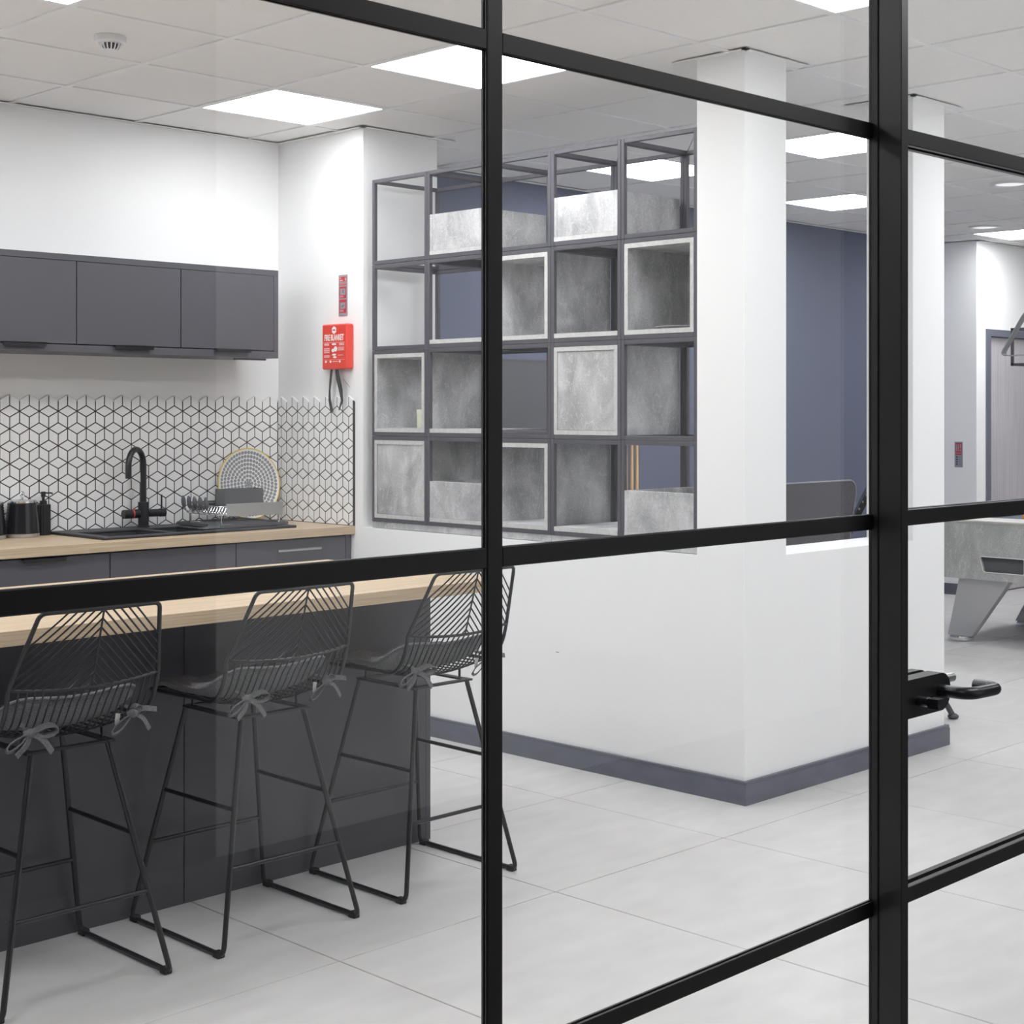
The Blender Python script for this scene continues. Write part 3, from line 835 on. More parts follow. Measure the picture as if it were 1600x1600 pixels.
for k in range(5):
    y = .015 + .053 * k
    pm = MB().tube(fillet([(.0, y, .05), (-.035, y, .052), (-.052, y - .002, .085)], .015, 4), .0026, 8)
    po = pm.build('prong', M_CHROME, t, smooth=50)
    e_ = MB(); vs = []; fs = []; n, m_ = 14, 8
    for i in range(m_ + 1):
        a = PI * i / m_
        for q in range(n):
            b = 2 * PI * q / n
            vs.append((-.056 - .003 * math.cos(a) + .0105 * math.sin(a) * math.cos(b), y - .002 + .0115 * math.sin(a) * math.sin(b), .105 + .030 * math.cos(a)))
    for i in range(m_):
        for q in range(n): fs.append((i * n + q, i * n + (q + 1) % n, (i + 1) * n + (q + 1) % n, (i + 1) * n + q))
    e_.add(vs, fs).build('prong_tip', M_GREYPL, po, smooth=60)
cd = MB()
for (x0, x1, y0, y1, z0, z1) in ((.14, .345, .20, .203, .055, .155), (.14, .345, .285, .288, .055, .155), (.14, .143, .203, .285, .055, .155), (.342, .345, .203, .285, .055, .155), (.143, .342, .203, .285, .055, .058)):
    cd.box(x0, x1, y0, y1, z0, z1)
cd.build('cutlery_caddy', M_GREYPL, t)

# ------------------------------------------------------------------ fire blanket and sign
def text(body, size, m, parent, loc, rot, sx=1.0, name='lettering', align='CENTER', bold=0.0):
    c = bpy.data.curves.new(name, 'FONT'); c.body = body; c.size = size; c.align_x = align; c.align_y = 'CENTER'
    c.extrude = .0002; c.offset = bold; c.resolution_u = 2
    c.materials.append(m)
    tmp = bpy.data.objects.new(name, c); COL.objects.link(tmp)
    me = bpy.data.meshes.new_from_object(tmp.evaluated_get(bpy.context.evaluated_depsgraph_get()))
    bpy.data.objects.remove(tmp); bpy.data.curves.remove(c)
    me.name = name
    if not me.materials: me.materials.append(m)
    o = bpy.data.objects.new(name, me); COL.objects.link(o); o.parent = parent
    o.location = loc; o.rotation_euler = rot; o.scale = (sx, 1, 1); return o
RX = (PI / 2, 0, -PI / 2)     # text on a face that looks toward -X
# local frame: x = +Y world (to the left in view); face at -X
t = thing('fire_blanket_box', 'red fire blanket case with black pull straps on the white side wall', 'fire blanket', (XW, 6.030, 1.656))
fb = MB().box(-.042, -.0005, -.0985, .0975, 0, .216, .006); fb.build('case', M_RED, t, smooth=30)
fx = -.0424
hexa = [(.019 * math.sin(PI / 3 * k), .019 * math.cos(PI / 3 * k)) for k in range(6)]
MB().prism(hexa, lambda p: (fx, p[0] + .0, .187 + p[1]), lambda p: (fx + .0006, p[0], .187 + p[1])).build('emblem', M_WHITEINK, t)
MB().box(fx - .0004, fx, -.011, .011, .184, .190).build('emblem_bar', M_REDSIGN, t)
text('FIRE BLANKET', .040, M_WHITEINK, t, (fx, 0.0, .150), RX, .60, bold=.0012)
pr = MB()
def bar(y0, y1, z0, z1): pr.box(fx, fx + .0006, y0, y1, z0, z1)
bar(-.085, .085, .1275, .1285); bar(-.085, .085, .046, .0468)
for z in (.122, .118, .114): bar(.04, .078, z, z + .0018); bar(-.078, -.04, z, z + .0018)
for z in (.100, .096, .091, .087, .082, .078): bar(.035, .08, z, z + .0016)
for z in (.104, .099, .095, .09): bar(-.078, -.03, z, z + .0016)
for z in (.066, .062, .058): bar(.035, .08, z, z + .0016)
bar(-.07, -.03, .066, .0676)
for y in (.065, .028, -.045): bar(y - .006, y + .006, .032, .042)
bar(-.03, .012, .036, .0385)
pr.build('small_print', M_WHITEINK, t)
pg = MB()
for (cy, cz, w, h) in ((0, .120, .018, .005), (-.012, .097, .013, .013), (.008, .090, .012, .009), (0, .070, .016, .005), (-.006, .058, .014, .005)):
    pts = [(cy + w * math.cos(2 * PI * k / 10), cz + h * math.sin(2 * PI * k / 10)) for k in range(10)]
    pg.prism(pts, lambda p: (fx, p[0], p[1]), lambda p: (fx + .0006, p[0], p[1]))
pg.build('pictograms', M_WHITEINK, t)
st_ = MB()
st_.ribbon([(-.03, .035, .004), (-.032, .041, -.05), (-.034, .046, -.10), (-.034, .046, -.145), (-.036, .025, -.205)], (0, 1, 0), [.016, .018, .012, .018, .022], .0015)
st_.build('pull_strap', M_STRAP, t)
st_ = MB()
st_.ribbon([(-.03, -.005, .004), (-.034, -.02, -.04), (-.036, -.045, -.10), (-.036, -.055, -.15), (-.036, -.03, -.195)], (0, 1, 0), [.022, .030, .028, .018, .006], .0015)
st_.build('pull_strap', M_STRAP, t)
MB().tube([(-.02, -.04, -.045), (-.022, -.10, -.088)], .0008, 5).build('tie_wire', M_STRAP, t)

t = thing('fire_blanket_sign', 'tall silver sign with red instruction blocks above the fire blanket case', 'sign', (XW, 6.013, 1.912))
MB().box(-.003, -.0003, -.0345, .0345, 0, .196, .0008).build('plate', M_SIGN, t)
sg = MB()
for (z0, z1) in ((.163, .187), (.146, .157), (.084, .140), (.014, .078)): sg.box(-.0036, -.003, -.028, .028, z0, z1)
sg.build('red_blocks', M_REDSIGN, t)
MB().box(-.0041, -.0036, -.020, .020, .100, .130).box(-.0041, -.0036, -.020, .020, .034, .064).build('picture_panels', M_SIGN, t)
pk = MB().tube([(-.0044, -.010, .108), (-.0044, .002, .122)], .0012, 4).tube([(-.0044, .004, .112), (-.0044, -.006, .124)], .001, 4)
pk.tube([(-.0044, -.012, .050), (-.0044, .012, .046)], .0014, 4).tube([(-.0044, -.004, .052), (-.0044, .006, .040)], .001, 4)
pk.build('pictograms', M_DARKINK, t)
text('Fire\nblanket', .0105, M_WHITEINK, t, (-.0038, .025, .175), RX, .8, align='LEFT')
lp = MB()
for z in (.154, .1505): lp.box(-.0039, -.0036, -.024, .024, z, z + .0008)
for z in (.094, .090, .028, .024, .020): lp.box(-.0039, -.0036, -.005, .024, z, z + .001)
for z in (.168, .173, .178): lp.box(-.0039, -.0036, -.024, -.017, z, z + .003)
lp.build('small_print', M_WHITEINK, t)

t = thing('fire_action_sign', 'small silver sign with red pictogram on the grey far wall beside the door', 'sign', (10.72, 6.388, 1.012))
MB().box(-.003, -.0003, -.037, .037, 0, .202, .0008).build('plate', M_SIGN, t)
sg = MB().box(-.0037, -.003, -.028, .028, .115, .192).box(-.0037, -.003, -.028, .028, .098, .109); sg.build('red_blocks', M_REDSIGN, t)
sg = MB().box(-.0042, -.0037, .010, .022, .125, .182).box(-.0042, -.0037, -.004, .004, .125, .182).box(-.0042, -.0037, -.021, -.011, .150, .184).box(-.0042, -.0037, -.021, -.011, .125, .140)
sg.build('pictograms', M_SIGN, t)
sg = MB()
for z in (.075, .056, .037, .018): sg.box(-.0037, -.003, .008, .022, z, z + .012).box(-.0037, -.003, -.02, .0, z + .004, z + .006)
sg.build('small_print', M_DARKINK, t)

# smoke detector
t = thing('smoke_detector', 'white dome smoke detector on the ceiling tile', 'smoke detector', (2.785, 5.125, CEIL + .006))
MB().lathe([(.0, 0), (.052, 0), (.054, -.004), (.054, -.022), (.048, -.027), (.0, -.027)], 36).build('base', M_SMOKE, t, smooth=40)
MB().lathe([(.026, -.027), (.026, -.046), (.02, -.052), (.0, -.053)], 28).build('chamber', M_DARKINK, t, smooth=40)
cg = MB()
for k in range(16):
    a = 2 * PI * k / 16; c, s_ = math.cos(a), math.sin(a)
    cg.tube([(.040 * c, .040 * s_, -.026), (.033 * c, .033 * s_, -.044), (.024 * c, .024 * s_, -.054)], .0024, 6)
cg.lathe([(.0, -.056), (.020, -.055), (.027, -.052), (.027, -.050), (.0, -.050)], 28)
cg.build('cage', M_SMOKE, t, smooth=40)

# ------------------------------------------------------------------ island
t = thing('breakfast_island', 'charcoal panelled island base behind the bar stools', 'kitchen island', (1.0, 4.068, 0))
for a, b in ((0, .643), (.645, 1.445), (1.4475, 2.366)): MB().box(a, b, 0, .018, .0, .8745, .0008).build('front_panel', M_ISL, t)
MB().box(2.3665, 2.386, 0, .58, 0, .8745, .0008).build('end_panel', M_ISL, t)
MB().box(0, 2.366, .019, .57, .05, .8735).build('carcass', M_CABIN, t)
MB().box(0, 2.366, .5705, .588, .1, .8745, .0008).build('back_panel', M_ISL, t)
tag(MB().box(.95, 3.390, 3.712, 4.658, .8752, .9130, .001).build('island_worktop', M_OAK), 'pale oak breakfast bar top overhanging the bar stools', 'worktop')

# ------------------------------------------------------------------ bar stools
def lerp(a, b, t): return a + (b - a) * t
HWL, HWT, YL, ZL, YT, ZTOP = .198, .157, -.220, .787, -.300, .975
BH = math.hypot(ZTOP - ZL, YT - YL)
def backpt(x, h):
    s_ = max(0, min(1, h / BH)); hw = lerp(HWL, HWT, s_); f = min(1, abs(x) / hw)
    y = lerp(YL - .030 * (1 - f * f), YT - .012 * (1 - f * f), s_); z = lerp(ZL - .012 * (1 - f * f), ZTOP, s_)
    return Vector((x, y, z))
def seatpath(f):
    """front-to-back wire at lateral fraction f"""
    k = 1 - f * f; x = f * HWL; u = .036 * f * f
    p0 = backpt(x, 0)
    pts = [p0, Vector((x * .995, -.205 - .012 * k, .735)), Vector((x * .985, -.175 - .004 * k, .680 + u * .3)), Vector((x * .975, -.130, .643 + u * .7)),
           Vector((x * .965, -.060, .632 + u)), Vector((x * .96, .06, .636 + u * .8)), Vector((x * .95, .185, .648 + u * .4))]
    return catmull(pts, 4)
def catmull(P, n):
    P = [Vector(p) for p in P]; out = []
    for i in range(len(P) - 1):
        a = P[i - 1] if i else P[0] * 2 - P[1]; b, c = P[i], P[i + 1]; d = P[i + 2] if i + 2 < len(P) else c * 2 - b
        for k in range(n):
            t = k / n
            out.append(.5 * ((2 * b) + (c - a) * t + (2 * a - 5 * b + 4 * c - d) * t * t + (3 * b - a - 3 * c + d) * t ** 3))
    out.append(P[-1]); return out

def make_stool(cx, cy):
    t = thing('bar_stool', 'x', 'bar stool', (cx, cy, 0), group='black wire bar stools')
    side = [Vector(p) for p in seatpath(1.0)][::-1]          # front ... up to the lower back rod
    rim = side + [Vector((lerp(HWL, HWT, q), lerp(YL, YT, q), lerp(ZL, ZTOP, q))) for q in (.5, .82)]
    corner = fillet([rim[-1], (HWT, YT, ZTOP), (0, YT - .012, ZTOP)], .035, 6)[1:-1]
    right = rim + corner
    left = [Vector((-p.x, p.y, p.z)) for p in right]
    full = right + [Vector((0, YT - .012, ZTOP))] + left[::-1]
    fr_ = [Vector((-HWL * .95 * math.cos(PI * k / 8), .185 + .022 * math.sin(PI * k / 8), .648 + .0144 * abs(math.cos(PI * k / 8)))) for k in range(1, 8)]
    MB().tube(full + fr_, .0058, 8, closed=True).build('shell_rim', M_STOOL, t, smooth=60)
    MB().tube([backpt(-HWL + 2 * HWL * k / 16, 0) for k in range(17)], .0045, 8).build('lower_back_rod', M_STOOL, t, smooth=60)
    bw = MB()
    bw.tube([backpt(0, BH * k / 6) for k in range(7)], .0026, 6)
    m_ = BH / HWL * 1.02; dh = .0232
    for k in range(-4, 9):
        h0 = BH - .002 - dh * k
        if h0 < .012: continue
        for sgn in (-1, 1):
            xs = 0.0 if h0 <= BH else (h0 - BH) / m_
            xe = xs
            while True:
                xn = xe + .002; h = h0 - xn * m_
                if h < 0 or xn > lerp(HWL, HWT, h / BH): break
                xe = xn
            if xe - xs < .006: continue
            bw.tube([backpt(sgn * lerp(xs, xe, q / 6), h0 - lerp(xs, xe, q / 6) * m_) for q in range(7)], .0024, 6)
    bw.build('back_wires', M_STOOL, t, smooth=60)
    sw = MB()
    for k in range(-9, 10): sw.tube(seatpath(k / 10.2), .0024, 6)
    sw.build('seat_wires', M_STOOL, t, smooth=60)
    sp_ = MB().box(-.118, .118, -.150, -.128, .608, .614).box(-.118, .118, .113, .135, .608, .614).box(-.118, -.096, -.128, .113, .608, .614).box(.096, .118, -.128, .113, .608, .614)
    for xx in (-.107, .107):
        for yy in (-.10, .10): sp_.tube([(xx, yy, .614), (xx, yy, .640)], .004, 6)
    sp_.build('seat_plate', M_STOOL, t)
    for sg in (-1, 1):
        path = fillet([(sg * .102, -.140, .608), (sg * .222, -.241, .008), (sg * .222, .236, .008), (sg * .112, .127, .608)], .028, 6)
        MB().tube(path, .0075, 10).build('sled_leg', M_STOOL, t, smooth=60)
        def leg(front, z):
            q = (.608 - z) / .6
            return Vector((sg * lerp(.112 if front else .102, .222, q), lerp(.127, .236, q) if front else lerp(-.140, -.241, q), z))
        MB().tube([leg(False, .372), leg(True, .372)], .006, 8).build('stretcher', M_STOOL, t, smooth=60)
        for yy in (-.218, .214):
            MB().box(sg * .222 - .011, sg * .222 + .011, yy - .014, yy + .014, .0, .017, .002).build('foot_pad', M_RUB, t)
    for fr in (False, True):
        z = .222; q = (.608 - z) / .6
        x = lerp(.112 if fr else .102, .222, q); y = lerp(.127, .236, q) if fr else lerp(-.140, -.241, q)
        MB().tube([(-x, y, z), (x, y, z)], .006, 8).build('footrest', M_STOOL, t, smooth=60)
    return t

def make_cushion(cx, cy):
    t = thing('seat_cushion', 'x', 'cushion', (cx, cy, .64), group='charcoal seat cushions')
    n = 26; vs = []; fs = []
    def zb(x, y):      # follows the dished seat
        f = x / .19; k = f * f
        zz = .640 + .028 * k
        if y < -.03: zz += 3.6 * (y + .03) ** 2
        return zz - .64 + .004
    def prof(a, b):
        e = max(abs(a), abs(b)); r = (abs(a) ** 5 + abs(b) ** 5) ** .2
        return max(0, 1 - r ** 3.2) ** .5
    W_, D_ = .186, .188
    for side in (1, -1):
        for i in range(n + 1):
            for j in range(n + 1):
                a, b = -1 + 2 * i / n, -1 + 2 * j / n
                r = max(abs(a), abs(b)); q = (abs(a) ** 6 + abs(b) ** 6) ** (1 / 6) if r > 0 else 1
                s_ = r / q if q > 0 else 1
                x, y = a * s_ * W_, b * s_ * D_ + .008
                th = prof(a * s_, b * s_)
                wav = .007 * math.sin(11 * a + 2 * b) * math.sin(9 * b + 1.3) - .012 * math.exp(-((a * .8 - .15 - .5 * b) ** 2) / .004) * (1 if b < .1 else .3)
                z = zb(x, y) + .020 + (side * .026 * th + (wav * th if side > 0 else 0))
                if side < 0: z = max(z, zb(x, y) + .001)
                vs.append((x, y, z))
    N1 = (n + 1) * (n + 1)
    for i in range(n):
        for j in range(n):
            p = i * (n + 1) + j; q = p + n + 1
            fs.append((p, q, q + 1, p + 1)); fs.append((N1 + p, N1 + p + 1, N1 + q + 1, N1 + q))
    mb = MB().add(vs, fs); me = mb.mesh('pad', M_CUSH, True)
    bm = bmesh.new(); bm.from_mesh(me); bmesh.ops.remove_doubles(bm, verts=bm.verts, dist=1e-5); bm.to_mesh(me); bm.free()
    for p in me.polygons: p.use_smooth = True
    put('pad', me, t)
    # piping round the waist of the pad
    ring = []
    for k in range(72):
        a = 2 * PI * k / 72; c, s_ = math.cos(a), math.sin(a); q = (abs(c) ** 6 + abs(s_) ** 6) ** (1 / 6)
        x, y = c / q * W_ * .998, s_ / q * D_ * .998 + .008
        ring.append((x, y, zb(x, y) + .020))
    MB().tube(ring, .0035, 6, closed=True).build('piping', M_CUSH, t, smooth=True)
    # tied bows at the rear corners, outside the wires
    def bow(o, tilt, loops, tails, wd=.017):
        mb = MB(); o = Vector(o)
        kn = [o + Vector((.011 * math.cos(2 * PI * k / 12), 0, .009 * math.sin(2 * PI * k / 12))) for k in range(13)]
        mb.tube([o + Vector((-.014, 0, -.002)), o + Vector((0, -.006, 0)), o + Vector((.014, 0, .002))], .011, 10, rs=[.008, .0125, .008])
        for (ax, az, ln, open_) in loops:
            d = Vector((ax, 0, az)).normalized(); nrm = Vector((-d.z, 0, d.x)); pts = []
            for k in range(15):
                q = k / 14; a = 2 * PI * q
                pts.append(o + d * (ln * (1 - math.cos(a)) / 2) + nrm * (open_ * math.sin(a) * (.5 - .5 * math.cos(a)) ** .5) + Vector((0, -.006 * math.sin(PI * q), -.012 * math.sin(PI * q))))
            mb.ribbon(pts, Vector((0, 1, 0)) * .8 + nrm * .6, wd, .003)
        for (ax, az, ln) in tails:
            d = Vector((ax, 0, az)).normalized(); nrm = Vector((-d.z, 0, d.x)); pts = []
            for k in range(9):
                q = k / 8; pts.append(o + d * (ln * q) + Vector((0, -.006 - .008 * q, 0)) + nrm * (.006 * math.sin(PI * q * 1.3)))
            mb.ribbon(pts, nrm + Vector((0, .5, 0)), wd, .003)
        # strap going back to the pad
        mb.ribbon([o, o + Vector((0, .02, .012)), o + Vector((0, .055, .014))], (1, 0, .3), wd * .8, .003)
        return mb
    bow((-.135, -.196, .034), 0, [(-.9, -.35, .062, .012), (.95, .22, .070, .016)], [(-.55, -.85, .062), (.75, -.65, .075)]).build('tie_bow', M_TIE, t, smooth=45)
    bow((.138, -.196, .044), 0, [(-.9, -.5, .066, .012), (.45, .9, .035, .012)], [(.98, .12, .062), (.72, -.68, .062)], .014).build('tie_bow', M_TIE, t, smooth=45)
    MB().ribbon([(.100, -.196, .048), (.097, -.197, .034), (.098, -.195, .020)], (1, .2, .3), .015, .001).build('care_label', M_LABELW, t)
    return t

SX = [1.890, 2.490, 3.106]; SYC = 3.818
SL = ['black wire bar stool nearest the left picture edge, first of the three at the island',
      'middle black wire bar stool of the three at the island',
      'black wire bar stool at the island end, crossed by the slim black mullion']
CL = ['charcoal cushion tied to the bar stool at the left picture edge',
      'charcoal cushion tied to the middle bar stool',
      'charcoal cushion tied to the bar stool at the island end']
s0 = make_stool(SX[0], SYC); c0 = make_cushion(SX[0], SYC)
for k in range(3):
    s_, c_ = (s0, c0) if k == 0 else (copy_tree(s0), copy_tree(c0))
    s_.location.x = SX[k]; c_.location.x = SX[k]
    s_['label'] = SL[k]; c_['label'] = CL[k]
    if k: c_.rotation_euler.z = (.05, -.06)[k - 1]; c_.location.y += (.004, -.002)[k - 1]

# ------------------------------------------------------------------ modular shelving in the low wall opening
XS = 4.474; SH0 = .9405; P_ = .400
t = thing('shelving_unit', 'graphite steel cube shelving with concrete-look boxes standing on the low wall', 'shelving', (XS, 0, 0))
YS = [5.801 - P_ * k for k in range(6)]                       # column boundaries, left to right in view
ZS = [SH0 + P_ * k for k in range(5)]
bt_ = .0185; DEP = .40
cell = MB(); g = .0006
for y0, y1 in ((g, bt_), (P_ - bt_, P_ - g)):
    for x0, x1 in ((0, bt_), (DEP - bt_, DEP)): cell.box(x0, x1, y0, y1, g, P_ - g, .0015)
for z0, z1 in ((g, bt_), (P_ - bt_, P_ - g)):
    for x0, x1 in ((0, bt_), (DEP - bt_, DEP)): cell.box(x0 + .0008, x1 - .0008, bt_, P_ - bt_, z0, z1, .0015)
    for y0, y1 in ((g, bt_), (P_ - bt_, P_ - g)): cell.box(bt_, DEP - bt_, y0 + .0008, y1 - .0008, z0, z1, .0015)
cell_me = cell.mesh('cube_frame', M_SHELF)
for c in range(5):
    for r in range(4): put('cube_frame', cell_me, t, (0, YS[c + 1], ZS[3 - r]))
# plinth boards
MB().box(.004, DEP, YS[3] + .0015, YS[0], .9125, SH0, .001).build('plinth_board', M_CONC, t)
MB().box(.004, DEP, YS[5], YS[3] - .0015, .9125, SH0, .001).build('plinth_board', M_CONC, t)
th = .0185
def panel(nm, par, x0, x1, y0, y1, z0, z1, edge=True):
    o = MB().box(x0, x1, y0, y1, z0, z1, .0008).build(nm, M_CONC, par)
    return o
def insert(kind, c, r):
    y1, y0 = YS[c] - .0190, YS[c + 1] + .0190; z0, z1 = ZS[3 - r] + .0190, ZS[3 - r] + P_ - .0190
    x0, x1 = .001, DEP - .020
    if kind == 'board':
        MB().box(x0, x1, y0, y1, z0, z0 + th, .0008).build('shelf_board', M_CONC, t)
        MB().box(x0 - .0009, x0 + .0002, y0, y1, z0, z0 + th).build('board_edging', M_CONCEDGE, t); return
    if kind == 'dark':
        MB().box(x0, x1, y0, y1, z0, z0 + .014, .0008).build('shelf_board', M_DARKBOARD, t)['label'] = 'dark glossy shelf board'; return
    b = empty({'open': 'open_box', 'closed': 'closed_box', 'half': 'planter_box'}[kind], parent=t)
    zt = z1 if kind != 'half' else z0 + .182
    panel('bottom_panel', b, x0, x1, y0, y1, z0, z0 + th)
    panel('left_panel', b, x0, x1, y1 - th, y1, z0 + th, zt - (th if kind != 'half' else 0))
    panel('right_panel', b, x0, x1, y0, y0 + th, z0 + th, zt - (th if kind != 'half' else 0))
    if kind != 'half': panel('top_panel', b, x0, x1, y0, y1, zt - th, zt)
    if kind == 'half' or (c, r) == (4, 1): panel('back_panel', b, x1 - th, x1, y0 + th, y1 - th, z0 + th, zt - (th if kind != 'half' else 0))
    if kind == 'closed': panel('front_panel', b, x0 + .003, x0 + .003 + th, y0 + th + .001, y1 - th - .001, z0 + th + .001, zt - th - .001)
    if kind == 'half': panel('front_panel', b, x0 + .001, x0 + th, y0 + th, y1 - th, z0 + th + .0005, zt)
    ed = MB()
    ed.box(x0 - .0009, x0 + .0002, y0, y1, z0, z0 + th)
    if kind != 'half':
        ed.box(x0 - .0009, x0 + .0002, y0, y1, zt - th, zt)
        ed.box(x0 - .0009, x0 + .0002, y0, y0 + th, z0 + th + .0005, zt - th - .0005); ed.box(x0 - .0009, x0 + .0002, y1 - th, y1, z0 + th + .0005, zt - th - .0005)
    ed.build('board_edging', M_CONCEDGE, b)
for (k, c, r) in (('half', 1, 0), ('half', 3, 0), ('board', 1, 1), ('open', 2, 1), ('board', 3, 1), ('open', 4, 1), ('open', 0, 2), ('board', 1, 2),
                  ('dark', 2, 2), ('closed', 3, 2), ('closed', 0, 3), ('half', 1, 3), ('open', 2, 3), ('board', 3, 3), ('half', 4, 3)):
    insert(k, c, r)
for c in range(1, 5):
    y1, y0 = YS[c] - .01, YS[c + 1] + .01; z = ZS[4] - .012
    MB().tube([(.012, y0, z), (DEP - .012, y1, z)], .0022, 6).build('brace_wire', M_STEEL, t)
# objects on the shelves
tn = thing('tin', 'pale green lidded tin in the left open box of the shelving', 'tin', (XS + .07, YS[1] + .112, ZS[1] + .0378))
MB().lathe([(.026, 0), (.027, .002), (.027, .072), (.0262, .073)], 28).build('body', M_TIN, tn, smooth=40)
MB().lathe([(.0284, .068), (.0284, .084), (.027, .086), (0, .086)], 28).build('lid', M_TIN, tn, smooth=40)
gd = thing('glass_dish', 'shallow clear dish lying in the upper right open box of the shelving', 'dish', (XS + .11, YS[4] - .235, ZS[2] + .0378))
MB().lathe([(0, 0), (.09, 0), (.115, .010), (.112, .011), (.088, .003), (0, .003)], 36).build('dish', mat('frosted_glass', srgb(200, 203, 203), .15), gd, smooth=40)

# ------------------------------------------------------------------ lounge behind the shelving
t = thing('wall_screen', 'dark flat screen on the blue lounge wall seen through the shelving', 'screen', (6.15, 6.574, 1.02))
MB().box(-.56, .56, -.050, -.001, 0, .735, .003).build('bezel', M_LAMPD, t)
MB().box(-.548, .548, -.0515, -.0501, .012, .720).build('panel', M_SCREEN, t)
for k, x in enumerate((6.987, 7.040, 7.087)):
    o = MB().tube([(0, 0, 0), (0, 0, .45), (0, 0, .75), (0, 0, 1.46)], .014, 14, rs=[.0150, .0140, .0125, .006])
    o = o.build('wooden_cue', M_POLE, None, (x, 6.515, .0), smooth=50)
    tag(o, ('slim wooden pole by the blue wall, left one of three', 'slim wooden pole by the blue wall, middle one of three in the shelf gap',
            'slim wooden pole by the blue wall, right one of three in the shelf gap')[k], 'pole', 'wooden poles by the blue wall')
t = thing('cue_rack', 'grey rail holding the wooden poles on the blue wall', 'rack', (7.04, 6.574, 1.30))
MB().box(-.12, .12, -.030, -.001, 0, .02).build('rail', M_LAMPD, t)

# armchair with back towards the window opening
t = thing('armchair', 'grey tweed high-back armchair with rounded back beyond the sill opening', 'armchair', (6.02, 4.50, 0))
def rrect(x0, x1, z0, z1, r, n=8, skew=.0):
    pts = []
    for (cx_, cz_, a0) in ((x1 - r, z1 - r, 0), (x0 + r, z1 - r, PI / 2), (x0 + .02, z0 + .02, PI), (x1 - .02, z0 + .02, 1.5 * PI)):
        rr = r if cz_ > (z0 + z1) / 2 else .02
        for k in range(n + 1):
            a = a0 + PI / 2 * k / n; x = cx_ + rr * math.cos(a); z = cz_ + rr * math.sin(a)
            pts.append((x * (1 - skew * (z1 - z) / (z1 - z0)), z))
    return pts
bp = rrect(-.40, .415, .38, 1.112, .07, 8, .10)
MB().prism(bp, lambda p: (p[0], 0 - (p[1] - .4) * .12, p[1]), lambda p: (p[0] * .97, .11 - (p[1] - .4) * .12, .38 + (p[1] - .38) * .985)).build('backrest', M_ARM, t, smooth=40)
MB().tube([(p[0] * 1.0, -.001 - (p[1] - .4) * .12, p[1]) for p in bp], .005, 6, closed=True).build('piping', M_ARMPIPE, t, smooth=True)
MB().box(-.37, .37, .10, .66, .26, .44, .03).build('seat', M_ARM, t, smooth=40)
for sg in (-1, 1):
    MB().box(sg * .37 - .045, sg * .37 + .045, .06, .60, .26, .62, .03).build('arm', M_ARM, t, smooth=40)
    for yy in (.10, .58): MB().tube([(sg * .30, yy, .27), (sg * .34, yy + (.03 if yy > .3 else -.03), 0)], .016, 10).build('leg', M_STOOL, t, smooth=40)
# reclined black chair, only the sloping back edge shows
t = thing('black_recliner_chair', 'black chair whose sloping stitched back edge shows right of the armchair', 'chair', (7.275, 5.06, 0), rz=-.970)
prof_ = [(-.185, .40), (-.150, .40), (.165, 1.04), (.130, 1.045)]
MB().prism(prof_, lambda p: (p[0], 0, p[1]), lambda p: (p[0], .52, p[1])).build('backrest', M_LEATHER, t)
sb = MB()
for k in range(16):
    q = k / 15; sb.box(-.172 + .30 * q - .004, -.172 + .30 * q + .004, -.003, -.0004, .42 + .60 * q - .006, .42 + .60 * q + .006)
sb.build('stitching', M_ARMPIPE, t)
MB().box(-.66, -.16, 0, .52, .30, .42, .02).build('seat', M_LEATHER, t)
for (x, y) in ((-.62, .03), (-.62, .49), (-.20, .03), (-.20, .49)): MB().tube([(x, y, .30), (x, y, 0)], .014, 8).build('leg', M_STOOL, t)
# small stool behind the wall end: one splayed leg shows
t = thing('low_stool', 'low stool behind the white wall end, one thin grey splayed leg showing', 'stool', (6.10, 4.06, 0))
MB().lathe([(0, .42), (.17, .42), (.18, .43), (.18, .46), (.17, .47), (0, .47)], 28).build('seat', M_ARM, t, smooth=40)
for k in range(4):
    a = -.665 + PI / 2 * k; c, s__ = math.cos(a), math.sin(a)
    lg = MB().tube([(.13 * c, .13 * s__, .42), (.358 * c, .358 * s__, .02)], .011, 10, rs=[.011, .014]).build('leg', M_LAMPD, t, smooth=40)
    MB().lathe([(.0, 0), (.018, 0), (.026, .008), (.026, .016), (.016, .024), (0, .026)], 18, (.363 * c, .363 * s__, 0)).build('foot', M_LAMPD, lg, smooth=40)

# ------------------------------------------------------------------ pool table
t = thing('pool_table', 'concrete-look pool table with grey flared legs in the games room', 'pool table', (8.45, 3.2, 0))
PW, PL_ = 1.22, 2.10
body = MB(); cy0, cy1, cy2, cy3 = 1.384, 1.675, 1.660, 1.384   # trapezoid window in the side facing the camera
z0, z1, w0, w1 = .413, .762, .462, .558
def side(y): return y
f_ = [(0, z0), (PL_, z0), (PL_, z1), (0, z1)]
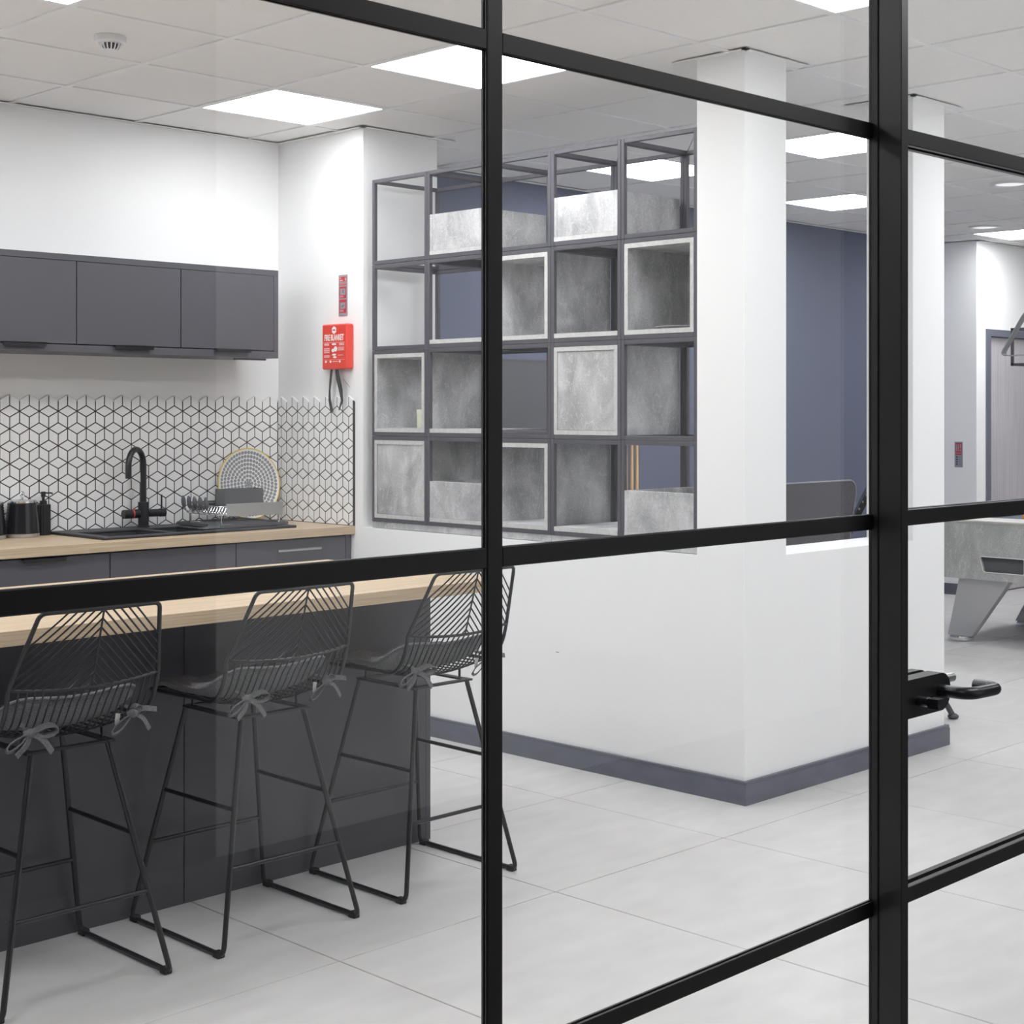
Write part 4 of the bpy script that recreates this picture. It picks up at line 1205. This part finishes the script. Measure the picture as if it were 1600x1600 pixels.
# side panel with window as four quads of real thickness
tr = [(cy0, w0), (cy2, w0), (cy1 + .012, w1), (cy0, w1)]
O = f_; 
for k in range(4):
    k2 = (k + 1) % 4; q = [O[k], O[k2], tr[k2], tr[k]]
    body.prism(q, lambda p: (0, p[0], p[1]), lambda p: (.022, p[0], p[1]))
body.box(PW - .022, PW, 0, PL_, z0, z1); body.box(.022, PW - .022, 0, .022, z0, z1); body.box(.022, PW - .022, PL_ - .022, PL_, z0, z1); body.box(.022, PW - .022, .022, PL_ - .022, z0, z0 + .02)
body.build('cabinet', M_POOL, t)
MB().box(.024, .034, cy0 - .03, cy1 + .04, w0 - .02, w1 + .02).build('ball_return', M_GREYPL, t)
MB().tube([(-.001, p[0], p[1]) for p in fillet([(a, b, 0) for a, b in tr], .012, 4, closed=True)], .0032, 8, closed=True).build('return_trim', M_POOLTOP, t, smooth=True)
rl = MB()
rl.box(-.015, .13, -.015, PL_ + .015, z1, z1 + .030, .012).box(PW - .13, PW + .015, -.015, PL_ + .015, z1, z1 + .030, .012)
rl.box(.13, PW - .13, -.015, .13, z1, z1 + .030, .012).box(.13, PW - .13, PL_ - .13, PL_ + .015, z1, z1 + .030, .012)
rl.build('rail', M_POOLTOP, t)
MB().box(.13, PW - .13, .13, PL_ - .13, z1 - .03, z1 - .012).build('cloth', M_CLOTH, t)
for (lx, dxx) in ((.02, .13), (PW - .02, -.13)):
    for (ya, yb, yc, yd) in ((1.495, 1.845, 2.005, 1.833), (.605, .255, .095, .267)):
        sx = 1 if dxx > 0 else -1
        top = [(lx, ya), (lx, yb), (lx + sx * .06, yb), (lx + sx * .06, ya)]
        bot = [(lx + dxx, yd), (lx + dxx, yc), (lx + dxx + sx * .05, yc), (lx + dxx + sx * .05, yd)]
        lg = MB().add([(p[0], p[1], z0) for p in top] + [(p[0], p[1], .03) for p in bot], [(0, 1, 2, 3), (7, 6, 5, 4), (0, 4, 5, 1), (1, 5, 6, 2), (2, 6, 7, 3), (3, 7, 4, 0)]).build('leg', M_POOLLEG, t)
        MB().lathe([(.070, 0), (.078, .004), (.078, .022), (.070, .029), (0, .029)], 28, (lx + dxx + sx * .03, (yc + yd) / 2, 0)).build('foot', M_CHROME, lg, smooth=40)
BALLS = [(8.96, 4.845, M_ORANGE, 'orange pool ball on the table, half hidden by the black door bar'), (9.02, 4.70, M_BALLR, 'red pool ball on the table beyond the right picture edge')]
for x, y, m_, lab in BALLS:
    s__ = MB().lathe([(.0255 * math.sin(PI * k / 12), -.0255 * math.cos(PI * k / 12)) for k in range(13)], 24)
    tag(s__.build('pool_ball', m_, None, (x, y, z1 - .012 + .0256), smooth=True), lab, 'ball', 'pool balls')
# pendant over the table
t = thing('pendant_lamp', 'grey bent-strap pendant lamp with square dark frame above the pool table', 'lamp', (8.95, 4.25, 0))
lp_ = fillet([(0, .768, 1.815), (0, .585, 2.10), (0, -.585, 2.10), (0, -.768, 1.815)], .05, 6, closed=True)
MB().ribbon(lp_ + [lp_[0], lp_[1]], (1, 0, 0), .06, .006).build('strap_loop', M_LAMP, t, smooth=30)
fq = MB()
for xx in (.10, .42):
    for a, b in (((xx, .745, 1.76), (xx, .745, 1.99)), ((xx, -.745, 1.76), (xx, -.745, 1.99)), ((xx, .745, 1.76), (xx, -.745, 1.76)), ((xx, .745, 1.99), (xx, -.745, 1.99))):
        x0, x1 = sorted((a[0], b[0])); y0, y1 = sorted((a[1], b[1])); z0_, z1_ = sorted((a[2], b[2]))
        fq.box(x0 - .008, x1 + .008, y0 - .008, y1 + .008, z0_ - .008, z1_ + .008)
for yy in (.745, -.745):
    for zz_ in (1.76, 1.99): fq.box(.10, .42, yy - .008, yy + .008, zz_ - .008, zz_ + .008)
fq.build('lamp_frame', M_LAMPD, t)
MB().box(.405, .412, -.73, .73, 1.77, 1.98).build('shade', M_PEACH, t)
for yy in (.25, -.25): MB().tube([(0, yy, 2.10), (0, yy, CEIL)], .003, 6).tube([(.0, yy, 2.095), (.26, yy, 1.99)], .006, 6).build('suspension_wire', M_LAMPD, t)
